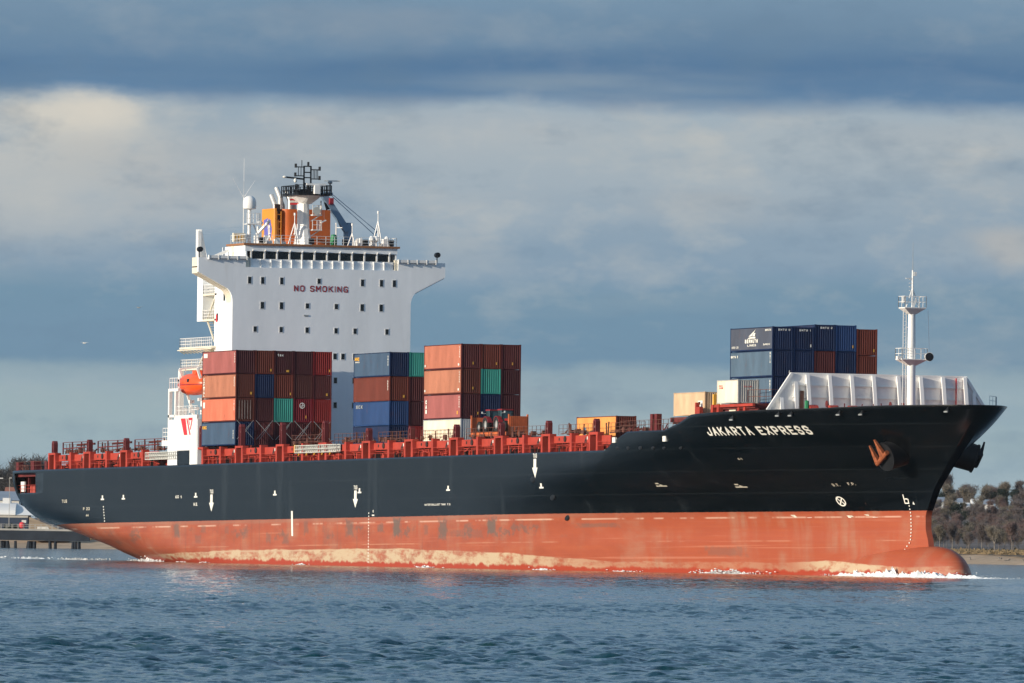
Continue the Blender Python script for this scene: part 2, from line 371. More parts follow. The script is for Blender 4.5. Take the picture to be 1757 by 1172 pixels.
_sz = sorted(STERN); _sf = [pchip(*zip(*STERN[k])) for k in _sz]
def b_fore(dx, z):
    return float(pchip(_bz, [f(dx) for f in _bf])(z))
def b_aft(s, z):
    return float(pchip(_sz, [f(s) for f in _sf])(z))
def hull_b(X, z):
    return min(b_fore(max(0, x_stem(z) - X), z), b_aft(max(0, X - x_stern(z)), z))
z_top = pchip([0, 208.4, 210.7, 226.9, 233.5, 237, 257, 268, 278], [19.3, 19.3, 21.3, 21.3, 22.9, 23.0, 23.3, 23.5, 23.5])
# ------------------------------------------------------------------ hull
def hull_material():
    m = bpy.data.materials.new('hull_paint'); m.use_nodes = True; nt = m.node_tree; p = nt.nodes['Principled BSDF']
    t = N(nt, 'ShaderNodeTexCoord'); sp = N(nt, 'ShaderNodeSeparateXYZ'); nt.links.new(t.outputs['Object'], sp.inputs[0])
    X = math_node(nt, 'ADD', sp.outputs[0], 130.0); Z = sp.outputs[2]
    g = N(nt, 'ShaderNodeNewGeometry'); gs = N(nt, 'ShaderNodeSeparateXYZ'); nt.links.new(g.outputs['Position'], gs.inputs[0]); WZ = gs.outputs[2]
    def noise(sc, st=(1,1,1), det=6, ro=.6):
        mp = N(nt, 'ShaderNodeMapping'); mp.inputs['Scale'].default_value = st; nt.links.new(t.outputs['Object'], mp.inputs[0])
        n = N(nt, 'ShaderNodeTexNoise'); n.inputs['Scale'].default_value = sc; n.inputs['Detail'].default_value = det; n.inputs['Roughness'].default_value = ro
        nt.links.new(mp.outputs[0], n.inputs['Vector']); return n.outputs[0]
    na = noise(.12, (1,1,2.5)); nb = noise(.5, (.35,.35,1)); nc = noise(1.6); nd = noise(.35, (1,1,.12), 5); ne = noise(.09, (.5,.5,6), 5)
    bt = N(nt, 'ShaderNodeTexBrick'); bt.offset = .5; mp = N(nt, 'ShaderNodeCombineXYZ'); nt.links.new(X, mp.inputs[0]); nt.links.new(Z, mp.inputs[1]); nt.links.new(mp.outputs[0], bt.inputs['Vector'])
    bt.inputs['Scale'].default_value = 1.0; bt.inputs['Brick Width'].default_value = 9.0; bt.inputs['Row Height'].default_value = 2.4; bt.inputs['Mortar Size'].default_value = .06
    bt.inputs['Color1'].default_value = bt.inputs['Color2'].default_value = (0,0,0,1); bt.inputs['Mortar'].default_value = (1,1,1,1)
    # black topsides, older and greyer amidships and aft
    blk = ramp(nt, ne, [(.35, (.0012,.0018,.0023)), (.68, (.0050,.0068,.0085))], 'LINEAR')
    blk = mixc(nt, math_node(nt, 'MULTIPLY', ramp(nt, nd, [(.56,0.0),(.72,1.0)]), .5), blk, (.020,.024,.027))
    blk = mixc(nt, math_node(nt, 'MULTIPLY', bt.outputs['Color'], .55), blk, (.016,.020,.023))
    rst = math_node(nt, 'MULTIPLY', ramp(nt, nc, [(.63,0.0),(.72,1.0)]), ramp(nt, na, [(.50,0.0),(.62,.7)]))
    blk = mixc(nt, rst, blk, (.06,.03,.022))
    # red boot-topping
    red = ramp(nt, nb, [(.25, (.29,.070,.034)), (.55, (.375,.093,.043)), (.80, (.41,.135,.07))], 'LINEAR')
    fx = ramp(nt, math_node(nt, 'DIVIDE', X, 280.0), [(.62, 0.0), (.80, 1.0)], 'LINEAR')                       # fresher paint forward
    red = mixc(nt, math_node(nt, 'MULTIPLY', fx, .6), red, (.37,.076,.029))
    scum = math_node(nt, 'MULTIPLY', ramp(nt, na, [(.40,0.0),(.66,.55)]), ramp(nt, nd, [(.42,0.0),(.62,1.0)]))
    red = mixc(nt, scum, red, (.36,.20,.13))
    # salt line under the black edge
    def band(zc, w, s): 
        d = math_node(nt, 'ABSOLUTE', math_node(nt, 'SUBTRACT', Z, zc)); return math_node(nt, 'MULTIPLY', math_node(nt, 'SUBTRACT', 1.0, math_node(nt, 'DIVIDE', d, w), clamp=True), s)
    red = mixc(nt, math_node(nt, 'MULTIPLY', band(11.72, .14, .75), ramp(nt, noise(.25, (1,1,.1)), [(.46,0.0),(.56,1.0)])), red, (.70,.50,.38))
    red = mixc(nt, math_node(nt, 'MULTIPLY', math_node(nt, 'SUBTRACT', 1.0, fx), band(12.15, .38, .55)), red, (.30,.17,.12))
    red = mixc(nt, math_node(nt, 'MULTIPLY', band(9.15, .10, .45), ramp(nt, noise(.08), [(.5,0.0),(.6,1.0)])), red, (.60,.34,.22))
    tl = ramp(nt, noise(.16, (.22,.22,9), 4, .6), [(.36, 0.0), (.46, 1.0), (.52, 1.0), (.60, 0.0)], 'LINEAR')
    red = mixc(nt, math_node(nt, 'MULTIPLY', tl, .22), red, (.30,.06,.035))
    tl2 = ramp(nt, noise(.21, (.12,.12,12), 4, .6), [(.60, 0.0), (.68, 1.0)], 'LINEAR')
    red = mixc(nt, math_node(nt, 'MULTIPLY', tl2, .35), red, (.58,.24,.15))
    vs_ = ramp(nt, noise(.8, (1.6,1.6,.10), 4, .6), [(.60, 0.0), (.70, 1.0)], 'LINEAR')
    red = mixc(nt, math_node(nt, 'MULTIPLY', math_node(nt, 'MULTIPLY', vs_, math_node(nt, 'SUBTRACT', 1.0, fx)), .35), red, (.20,.09,.06))
    # grey tug and fender scuffs
    for x0, z0, w, h, a in ((64.7,11.3,.85,.95,.7),(74.5,11.35,.7,.5,.4),(72.7,10.1,.9,.6,.35),(97.9,10.1,.7,.7,.45),(103.9,10.0,.8,.7,.5),(111,11.3,.6,.8,.45),(125.9,11.1,1.0,1.1,.65),(136.4,11.1,.8,.55,.6),
                         (141.7,11.15,1.05,1.25,.85),(157,10.85,1.1,1.25,.75),(172.6,11.0,1.1,1.1,.85),(151.5,10.8,.6,.7,.4),(198.5,11.0,3.4,.28,.45),(83,11.2,.6,.6,.35),(90,10.9,.5,.9,.3),(118,10.3,.8,1.2,.25),(163,10.3,2.5,.5,.3),(168,10.2,1.4,.6,.3),(224,8.0,3.0,.6,.35)):
        dx = math_node(nt, 'DIVIDE', math_node(nt, 'ABSOLUTE', math_node(nt, 'SUBTRACT', X, x0)), w*1.45); dz = math_node(nt, 'DIVIDE', math_node(nt, 'ABSOLUTE', math_node(nt, 'SUBTRACT', Z, z0)), h)
        d = math_node(nt, 'ADD', math_node(nt, 'MAXIMUM', dx, dz), math_node(nt, 'MULTIPLY', math_node(nt, 'SUBTRACT', nc, .5), 1.7))
        red = mixc(nt, math_node(nt, 'MULTIPLY', ramp(nt, d, [(.6,1.0),(1.15,0.0)], 'LINEAR'), min(1, a*1.05)), red, (.14,.105,.085))
    bl = math_node(nt, 'MULTIPLY', ramp(nt, noise(.42, (.45,.45,1.0), 3, .5), [(.56,0.0),(.64,1.0)]), ramp(nt, noise(1.7, (.6,.6,1.0), 4, .6), [(.44,0.0),(.56,1.0)]))
    zone = math_node(nt, 'MULTIPLY', band(10.6, 1.35, 1.6), math_node(nt, 'SUBTRACT', 1.0, fx), clamp=True)
    red = mixc(nt, math_node(nt, 'MULTIPLY', math_node(nt, 'MULTIPLY', bl, zone), .65), red, (.15,.10,.08))
    # pale dried slime above the water; its upper edge drops towards the bow
    zt = ramp(nt, math_node(nt, 'DIVIDE', X, 280.0), [(0.0, .80), (.21, .845), (.30, .875), (.50, .87), (.63, .80), (.72, .70), (.84, .68), (.87, .70), (.92, .63), (1.0, .63)], 'LINEAR')
    ztz = math_node(nt, 'MULTIPLY', zt, 10.0)
    dz = math_node(nt, 'SUBTRACT', math_node(nt, 'ADD', ztz, math_node(nt, 'MULTIPLY', math_node(nt, 'SUBTRACT', nb, .5), .5)), Z)
    sl = ramp(nt, dz, [(0.0, 0.0), (.12, 1.0)], 'LINEAR')
    holes = ramp(nt, noise(.55, (.5,.5,1.3), 8, .75), [(.46, 1.0), (.60, .12)], 'LINEAR')
    edge = band(8.55, .22, .9)
    sl = math_node(nt, 'MULTIPLY', sl, math_node(nt, 'MAXIMUM', holes, edge))
    gapx = ramp(nt, math_node(nt, 'DIVIDE', X, 280.0), [(.17, 0.0), (.215, 1.0), (.63, 1.0), (.72, .35), (.845, .25), (.865, 1.0), (.905, 1.0), (.935, .35), (1.0, .6)], 'LINEAR')
    sl = math_node(nt, 'MULTIPLY', sl, gapx)
    red = mixc(nt, math_node(nt, 'MULTIPLY', sl, .9), red, (.53,.42,.275))
    wet = ramp(nt, math_node(nt, 'ADD', WZ, math_node(nt, 'MULTIPLY', math_node(nt, 'SUBTRACT', noise(.5, (1, 1, .3)), .5), 1.6)), [(.40, 1.0), (.62, 0.0)], 'LINEAR')
    red = mixc(nt, wet, red, (.36,.05,.022))
    edgez = math_node(nt, 'ADD', Z, math_node(nt, 'MULTIPLY', math_node(nt, 'SUBTRACT', nc, .5), .10))
    isred = math_node(nt, 'LESS_THAN', edgez, 12.35)
    nt.links.new(mixc(nt, isred, blk, red), p.inputs['Base Color'])
    rg = math_node(nt, 'ADD', math_node(nt, 'MULTIPLY', isred, .26), math_node(nt, 'ADD', .06, math_node(nt, 'MULTIPLY', ne, .30)))
    nt.links.new(rg, p.inputs['Roughness']); p.inputs['Specular IOR Level'].default_value = .38
    # slightly dished plating between the frames, butt and seam welds
    hgt = math_node(nt, 'ADD', math_node(nt, 'MULTIPLY', bt.outputs['Color'], .25), math_node(nt, 'MULTIPLY', noise(.45, (1,1,1), 2), 1.0))
    b = N(nt, 'ShaderNodeBump'); b.inputs['Strength'].default_value = .12; b.inputs['Distance'].default_value = .06
    nt.links.new(hgt, b.inputs['Height']); nt.links.new(b.outputs[0], p.inputs['Normal'])
    return m
M['hull'] = hull_material()

SHIPORG = (130, 0, 0)
ship = thing('container_ship', SHIPORG, 'large black and red container ship under way with a white bridge block', 'container ship')

zl = sorted(set([0, 1.5, 3, 4, 4.5] + [round(5 + .4*i, 2) for i in range(36)] + [16.4, 18.9, 19.3]))
AFT = [0, .4, .8, 1.3, 4, 6, 8, 10.7, 14, 18, 23, 29, 36, 45, 55, 66, 78, 92]
FORE = sorted(set([0, .08, .25, .5, 1, 1.7, 2.5, 3.5, 5, 7, 9, 11, 13, 15, 17.5, 20, 23, 26, 29, 32, 35, 38, 40, 42, 46, 50, 55, 60, 64, 70, 76, 83, 90, 100, 112] + [277-237., 277-233.5, 276.2-226.9, 273.5-210.7, 271.5-208.4]))
FORE_R = FORE[::-1]
mb = MB(); cols = len(AFT) + len(FORE_R); idx = {}
for side in (-1, 1):
    for j, z in enumerate(zl):
        xs, xf = float(x_stern(z)), float(x_stem(z))
        for i in range(cols):
            if i < len(AFT): X = xs + AFT[i]; y = b_aft(AFT[i], z)
            else: d = FORE_R[i-len(AFT)]; X = xf - d; y = b_fore(d, z)
            idx[(side, j, i)] = len(mb.v); mb.v.append((X, side*y, z))
    for j in range(len(zl)-1):
        for i in range(cols-1):
            if 3 <= i and i+1 <= AFT.index(10.7) and 16.35 < zl[j] and zl[j+1] < 18.95: continue
            f = (idx[(side,j,i)], idx[(side,j,i+1)], idx[(side,j+1,i+1)], idx[(side,j+1,i)])
            mb.f.append(f if side < 0 else f[::-1])
for j in range(len(zl)-1):                                             # transom and stem strips
    mb.f.append((idx[(-1,j,0)], idx[(-1,j+1,0)], idx[(1,j+1,0)], idx[(1,j,0)]))
    mb.f.append((idx[(-1,j,cols-1)], idx[(1,j,cols-1)], idx[(1,j+1,cols-1)], idx[(-1,j+1,cols-1)]))
# bulwark strip above the main deck, forward
up_d = [d for d in FORE_R if d <= 64.5]; NT = 9
for side in (-1, 1):
    g = {}
    for i, d in enumerate(up_d):
        Xn = 277.2 - d if d < 42 else 277.2 - d - (d-42)*.24
        zt = float(z_top(Xn))
        for k in range(NT+1):
            z = 19.3 + (zt-19.3)*k/NT
            if k == 0: g[(i,k)] = idx[(side, len(zl)-1, len(AFT)+FORE_R.index(d))]
            else: g[(i,k)] = len(mb.v); mb.v.append((float(x_stem(z))-d, side*b_fore(d, z), z))
    for i in range(len(up_d)-1):
        for k in range(NT):
            f = (g[(i,k)], g[(i+1,k)], g[(i+1,k+1)], g[(i,k+1)]); mb.f.append(f if side < 0 else f[::-1])
    idx['top', side] = [g[(len(up_d)-1, k)] for k in range(NT+1)]
for k in range(NT): mb.f.append((idx['top',-1][k], idx['top',1][k], idx['top',1][k+1], idx['top',-1][k+1]))
# bulbous bow
nb_, mbx = 28, []
for X in list(np.linspace(225, 262, 16)) + [262 + 9.9*math.sin(math.pi/2*k/14) for k in range(1, 15)]:
    q = 1.0 if X <= 262 else max(0.0, 1-((X-262)/9.9)**3.3)**.5
    ry = (2.75 + max(0, 260-X)*.085)*q; rz = 4.1*q; mbx.append((X, max(ry,.01), max(rz,.01)))
k0 = len(mb.v)
for X, ry, rz in mbx:
    for t in range(nb_): a = 2*math.pi*t/nb_; mb.v.append((X, ry*math.cos(a), 4.4 + rz*math.sin(a)))
for i in range(len(mbx)-1):
    for t in range(nb_):
        a, b = k0+i*nb_+t, k0+i*nb_+(t+1) % nb_; mb.f.append((a, b, b+nb_, a+nb_))
hull = mb.build('hull', 'hull', ship, smooth=True, fix=False)
md = hull.modifiers.new('plate', 'SOLIDIFY'); md.thickness = .06; md.offset = -1

def onhull(X, z, off=.03): return (X, -(hull_b(X, z) + off), z)
# decks
d = MB(); d.box(10.9, 212, -15.2, 15.2, 19.0, 19.24); xs = np.linspace(212.01, 233, 10); d.prism([(x, -(hull_b(x, 19.1)-.4)) for x in xs] + [(x, hull_b(x, 19.1)-.4) for x in xs[::-1]], 2, 19.0, 19.24)
for a, b in ((0.3, 10.9),): d.box(a, b, -14.6, 14.6, 16.2, 16.42); d.box(.1, 10.9, -15.1, 15.1, 18.96, 19.26)
d.box(10.95, 11.1, -15.2, 15.2, 16.3, 18.95)
xs = np.linspace(233, 271.5, 30)
poly = [(x, -(hull_b(x, 22.0)-.3)) for x in xs] + [(x, hull_b(x, 22.0)-.3) for x in xs[::-1]]
d.prism(poly, 2, 22.05, 22.2)
d.build('deck', 'deckred', ship)
st = MB(); st.box(.5, 10.5, -15.2, -15.0, 18.5, 18.9).box(.3, .5, -14, 14, 16.45, 18.95).box(3.4, 3.7, -14.6, -14.3, 16.4, 18.95).box(6.6, 6.9, -14.6, -14.3, 16.4, 18.95).box(8, 10.8, -13.6, -9, 16.45, 18.9)
st.build('mooring_deck_bulkhead', 'deckdark', ship)
for x in (4.6, 5.6, 8.0, 9.6): MB().tube((x,-14.4,16.4), (x,-14.4,17.35), .3, n=8).build('bollard', 'deckred', ship)
MB().box(1.7, 3.1, -15.0, -14.8, 16.6, 17.9).build('locker', 'white', ship)
MB().prism([(7.4,17.5),(10.6,17.5),(10.6,18.4),(9.6,18.6),(8.6,18.2)], 1, -14.9, -13.9).build('winch_cover', 'grey', ship)
r = MB().rail([(.3,-15.0,16.42),(10.6,-15.6,16.42)], 1.0, 1.8); r.build('mooring_deck_railing', 'deckred', ship)
# stern deck gear
g = MB()
for i in range(26):
    x = random.uniform(.2, 12); y = -15.2 + random.random()*3; g.bar((x, y, 19.3), (x+random.uniform(-1.2,1.2), y+random.uniform(-.3,.3), 19.3+random.uniform(.3,1.1)), .10)
g.build('stern_gear', 'brown', ship)
for q_ in ((.0, 1.0, -15.1, -14.4, 19.3, 20.4), (6, 7.4, -15.2, -14.2, 19.3, 20.5), (11.5, 12.6, -15.2, -14.4, 19.3, 20.4)): MB().box(*q_).build('fairlead_box', 'post', ship)
MB().rail([(.2,-15.3,19.3),(14,-15.8,19.3)], 1.1, 2.2, .03).build('stern_railing', 'brown', ship)

# ------------------------------------------------------------------ markings on the hull
def hull_text(name, s, x0, x1, z0, z1, m, off=.03, bold=.02):
    mb = MB(); text_on(mb, s, lambda u, w: onhull(x0+(x1-x0)*u, z0+(z1-z0)*w, off), bold); return mb.build(name, m, ship, fix=False)
hull_text('ship_name', 'JAKARTA EXPRESS', 235.5, 253.1, 20.55, 21.48, 'marking', .05, .028)
def flat_mark(name, polys, m='marking', off=.03):
    mb = MB()
    for p in polys: mb.add([onhull(x, z, off) for x, z in p], [tuple(range(len(p)))])
    return mb.build(name, m, ship, fix=False)
for X, zt, zb in ((77.4,15.55,13.45), (127.85,15.55,13.5), (186.2,18.6,16.4)):
    flat_mark('tug_arrow', [[(X-.42,zt),(X+.42,zt),(X+.42,zt-1.0),(X-.42,zt-1.0)], [(X-.85,zt-1.0),(X+.85,zt-1.0),(X,zb)]])
    hull_text('tug_letters', 'TUG', X-.6, X+.6, zt+.12, zt+.6, 'marking', .03, .03)
flat_mark('tug_stripe', [[(105.75,13.3),(106.35,13.3),(106.6,10.3),(106.0,10.3)]])
for X in (36.85, 44.8, 71.64, 100.0, 129.2, 158.6, 187.75):
    flat_mark('frame_mark', [[(X-.62,15.22),(X+.62,15.22),(X+.62,15.40),(X-.62,15.40)], [(X-.24,15.40),(X+.24,15.40),(X+.24,15.80),(X-.24,15.80)]])
for X, z in ((217, 15.25), (231.8, 15.05)):
    flat_mark('frame_mark', m='oldmark', polys=[[(X-1.1,z-.07),(X+1.1,z-.07),(X+1.1,z+.06),(X-1.1,z+.06)], [(X-.8,z+.2),(X-.1,z+.2),(X-.1,z+.34),(X-.8,z+.34)], [(X-.4,z+.06),(X+.5,z+.06),(X+.05,z+.2)]])
hull_text('hull_stencil', '60 t', 64.2, 66.6, 15.2, 15.55, 'marking'); hull_text('hull_stencil', 'W.B.', 70.9, 72.4, 14.2, 14.6, 'marking')
hull_text('hull_stencil', 'TUG', 21.2, 23.2, 15.0, 15.4, 'oldmark'); hull_text('hull_stencil', 'P 23', 29.5, 32.0, 14.0, 14.35, 'oldmark'); hull_text('hull_stencil', '44', 30.6, 31.6, 13.2, 13.5, 'oldmark')
hull_text('hull_stencil', 'WATER BALLAST TANK  F.O.', 151, 159.5, 13.55, 13.78, 'marking')
hull_text('hull_stencil', 'B.T.', 247.9, 249.1, 15.05, 15.32, 'oldmark'); hull_text('hull_stencil', 'F.P.', 250.6, 251.8, 15.15, 15.42, 'oldmark'); hull_text('hull_stencil', '61', 236.6, 237.5, 17.95, 18.15, 'oldmark')
# thruster symbol: ring with a cross; bulb symbol
ring = []
for r0, r1 in ((1.35, 1.05),):
    for k in range(20):
        a, c = 2*math.pi*k/20, 2*math.pi*(k+1)/20
        ring.append([(247.3+r0*.58*math.cos(q), 13.42+r0*.40*math.sin(q)) if o else (247.3+r1*.56*math.cos(q), 13.42+r1*.38*math.sin(q)) for q, o in ((a,1),(c,1),(c,0),(a,0))])
ring += [[(246.82,13.14),(247.0,13.07),(247.78,13.7),(247.6,13.77)], [(246.82,13.7),(247.0,13.77),(247.22,13.5),(247.12,13.42)], [(247.48,13.42),(247.38,13.34),(247.6,13.07),(247.78,13.14)]]
flat_mark('thruster_symbol', ring)
flat_mark('bulb_symbol', [[(258.7,13.1),(258.86,13.1),(258.86,14.1),(258.7,14.1)], [(258.86,13.1),(259.55,13.1),(259.55,13.22),(258.86,13.22)], [(259.4,13.22),(259.55,13.22),(259.55,13.62),(259.4,13.62)], [(258.86,13.56),(259.4,13.56),(259.4,13.68),(258.86,13.68)], [(260.2,13.05),(260.6,13.0),(260.35,13.35)]])
# draught marks
dm = []
for i in range(20):
    t = i/19; z = 12.8 - 6.9*t; X = 259.6 if z > 9 else 259.6 - (9-z)*1.25
    dm.append([(X-.09,z),(X+.09,z),(X+.09,z+.14),(X-.09,z+.14)])
flat_mark('bow_draught_marks', dm, off=.12)
flat_mark('midship_draught_marks', [[(132.3,z),(132.55,z),(132.55,z+.15),(132.3,z+.15)] for z in np.arange(7.0, 13.1, .36)] + [[(133.5,12.5),(134.3,12.5),(134.3,12.65),(133.5,12.65)], [(133.8,12.9),(134.0,12.9),(134.0,13.2),(133.8,13.2)]])
flat_mark('stern_draught_marks', [[(37.3+ (13.6-z)*.3,z),(37.6+(13.6-z)*.3,z),(37.6+(13.6-z)*.3,z+.16),(37.3+(13.6-z)*.3,z+.16)] for z in np.arange(12.5, 14.4, .36)])
flat_mark('pale_scrape', [[(x,11.62+.05*math.sin(x)),(x+l,11.62+.05*math.sin(x+l)),(x+l,11.70),(x,11.70)] for x, l in ((240,.8),(247.5,.5),(252,1.0))])
flat_mark('pale_scrape', [[(247.2,11.9),(248.2,11.88),(248.5,11.72),(247.5,11.7)], [(250.4,12.0),(251.3,11.98),(251.4,11.84),(250.9,11.86)], [(237.0,12.0),(237.8,12.0),(238.2,11.7),(237.7,11.7)]], 'oldmark')
# rubbing line and discharge openings in the side
for X, z in ((185.35,16.3),(190.15,14.25),(192.2,11.95)):
    MB().ellipsoid(onhull(X, z, -.02), (.75,.06,.42), 12, 8).build('discharge_opening', 'black', ship, smooth=True)
for X, z in ((211.3,19.5),(214.4,19.5),(217.9,19.45),(221.2,19.42),(223.8,19.4),(227.6,19.38)):
    MB().ellipsoid(onhull(X, z, -.02), (.5,.06,.24), 10, 6).build('scupper', 'black', ship, smooth=True)
for X, z in ((224.9,20.35),(210.6,20.4)): MB().box(X-.45, X+.45, -(hull_b(X,z)+.12), -(hull_b(X,z)-.1), z-.3, z+.3).build('side_lamp_box', 'marking', ship)
for X, z in ((241.9,22.4),(250.1,22.75),(252.1,22.75),(259.3,22.78),(262.5,22.78),(274.4,23.0)):
    y = -(hull_b(X, z)+.02); mb = MB(); mb.cbox(X, y, z, .95, .12, .55); fl = mb.build('mooring_fairlead', 'black', ship)
    MB().tube((X-.4,y-.10,z-.2), (X+.4,y-.04,z-.2), .09, n=8).build('roller', 'grey', fl, org=SHIPORG)
# bulwark cap rail
cap = [(x, -(hull_b(x, float(z_top(x))) -.02), float(z_top(x))) for x in np.linspace(238, 276.6, 40)]
MB().path(cap, .05, 5).build('bulwark_rail', 'black', ship)

# anchor housings and anchors
for s in (-1, 1):
    ax = Vector((.25, s*.92, -.30)).normalized(); o_ = Vector((262.5, s*5.2, 18.1)); i_ = o_ - ax*4.6
    mb = MB(); mb.tube(i_, o_, 1.75, 1.5, n=24); mb.tube(o_, o_ + ax*.18, 1.6, 1.6, n=24)
    h = mb.build('anchor_housing', 'black', ship, smooth=True)
    e1 = Vector((.95, -s*.316, 0)).normalized(); e2 = ax.cross(e1) * (1 if (ax.cross(e1)).z > 0 else -1)
    base = o_ + ax*.35
    a = thing('anchor', tuple(base), 'rusty orange anchor hanging in its housing on the starboard bow of the container ship' if s < 0 else 'dark anchor in its housing on the far side of the bow, seen against the sky', 'anchor', 'anchors on the bow')
    P = lambda u, v, w: tuple(base + e1*u*.86 + e2*v*.88 + ax*w)
    mm = 'anchor' if s < 0 else 'black'
    mb = MB(); mb.tube(P(-1.2,-.8,.15), P(1.2,.7,.15), .27, n=8)
    mb.add([P(-.75,-.7,.38),P(.25,-.1,.38),P(.75,.6,.38),P(-.2,.2,.38),P(-.75,-.7,-.15),P(.25,-.1,-.15),P(.75,.6,-.15),P(-.2,.2,-.15)], [(0,1,2,3),(7,6,5,4),(0,4,5,1),(1,5,6,2),(2,6,7,3),(3,7,4,0)])
    mb.build('crown', mm, a)
    for (u0,v0),(u1,v1),(ut,vt) in (((-1.25,-.7),(-.65,-.35),(-1.75,1.6)), ((-.05,.05),(.7,.5),(-.6,2.35))):
        mb = MB(); mb.add([P(u0,v0,.4),P(u1,v1,.4),P(ut+.08,vt,.3),P(ut-.08,vt,.3),P(u0,v0,-.05),P(u1,v1,-.05),P(ut+.08,vt,.12),P(ut-.08,vt,.12)],
            [(0,1,2,3),(7,6,5,4),(0,4,5,1),(1,5,6,2),(2,6,7,3),(3,7,4,0)]); mb.build('fluke', mm, a)
    MB().tube(P(.0,.0,.1), P(.5,-.3,-1.2), .26, n=8).build('shank', mm, a)

# ------------------------------------------------------------------ cargo deck edge
PIL = [16.75, 30.3, 44.3, 72.4, 86.7, 101.2, 116.0, 130.9, 145.1, 159.9, 174.3, 189.2, 203.9]
BAYS = [(16.75,30.3,20.9),(30.3,44.3,20.9),(44.3,57.6,20.9),(72.4,86.7,21.5),(86.7,101.2,20.9),(101.2,116.0,20.9),(116.0,130.9,20.75),(130.9,145.1,20.9),(145.1,159.9,20.95),
        (159.9,174.3,21.45),(174.3,189.2,20.9),(189.2,203.9,20.68),(203.9,218.7,20.9),(218.7,231.4,22.85),(232.0,245.2,24.03)]
for a, b_, zt in BAYS:
    w = 14.1 if a < 200 else (13.0 if a < 225 else 11.6 if a < 231 else 13.2)
    h = MB().box(a+.8, b_-.5, -w, w, zt-.55, zt-.02)
    for k in range(12): y = -w+.4+k*(2*w-.8)/11; h.box(a+.75, b_-.45, y-.08, y+.08, zt-.75, zt-.56)
    h.build('hatch_cover', 'deckdark', ship)
    if a < 218: MB().box(a+.9, b_-.9, -13.9, 13.9, 19.24, zt-.76).build('hatch_coaming', 'deckred', ship)
def bay_side(x0, L, seed, top=21.12):
    """red pedestals, web plates and rails along one bay of the starboard deck edge"""
    rnd = random.Random(seed); q = MB(); dk = MB(); rl = MB(); wh = MB()
    # portal under the lashing post
    for dx, lean in ((-1.25, 0), (1.0, .25)):
        q.add([(x0+dx-.22,-16.0,19.26),(x0+dx+.22+lean,-16.0,19.26),(x0+dx+.22,-16.0,top),(x0+dx-.22,-16.0,top),(x0+dx-.22,-15.2,19.26),(x0+dx+.22+lean,-15.2,19.26),(x0+dx+.22,-15.2,top),(x0+dx-.22,-15.2,top)],
              [(0,1,2,3),(7,6,5,4),(0,4,5,1),(1,5,6,2),(2,6,7,3),(3,7,4,0)])
    q.box(x0-1.5, x0+1.25, -15.98, -15.2, top+.003, top+.26); dk.box(x0-1.0, x0+.8, -15.15, -14.95, 19.26, top-.01)  # dark sheet stands in for the shade between the portal legs
    # middle column
    xm = x0 + L*.52
    q.box(xm-.3, xm+.3, -15.98, -15.1, 19.26, top+.25)
    # upper web plates
    q.box(x0+1.3, xm-.31, -15.5, -15.3, 20.3, top-.02); q.box(xm+.31, x0+L-1.5, -15.5, -15.3, 20.2, top-.02)
    # dark patches paint the shade of oval, round and triangular hollows; hatch cleats
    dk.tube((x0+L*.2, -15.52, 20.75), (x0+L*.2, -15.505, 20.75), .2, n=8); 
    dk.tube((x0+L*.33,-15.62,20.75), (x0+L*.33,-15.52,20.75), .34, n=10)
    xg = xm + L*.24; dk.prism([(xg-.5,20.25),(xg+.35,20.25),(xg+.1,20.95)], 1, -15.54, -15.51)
    wh.box(xg+.42, xg+.62, -15.56, -15.51, 20.6, 20.95); wh.box(x0+L*.46, x0+L*.46+.2, -15.56, -15.51, 20.5, 20.85)
    # lower recess: stiffeners, pipes, small machinery
    q.box(x0+1.4, x0+L-1.6, -14.3, -14.15, 19.26, 20.3)
    x = x0 + 1.7
    while x < x0 + L - 1.8:
        w = rnd.uniform(.10, .4)
        (q if rnd.random() < .72 else dk).box(x, x+w, -15.0-rnd.random()*.6, -14.35, 19.26, 19.26+rnd.uniform(.4, 1.05)); x += w + rnd.uniform(.2, .95)
    for k in range(5):
        a = rnd.uniform(x0+2, x0+L-3); q.tube((a,-15.4,19.4+rnd.random()*.8), (a+rnd.uniform(.6,2),-15.4,19.4+rnd.random()*.8), .07, n=5)
    q.tube((x0+1.3,-15.2,20.1), (x0+L-1.5,-15.2,20.1), .08, n=5)
    # walkway rail along the ship's side
    for a, b in ((x0+1.5, xm-.5), (xm+.5, x0+L-1.6)):
        rl.rail([(a,-16.02,19.26),(b,-16.02,19.26)], 1.05, 1.7, .028)
    return q, dk, rl, wh
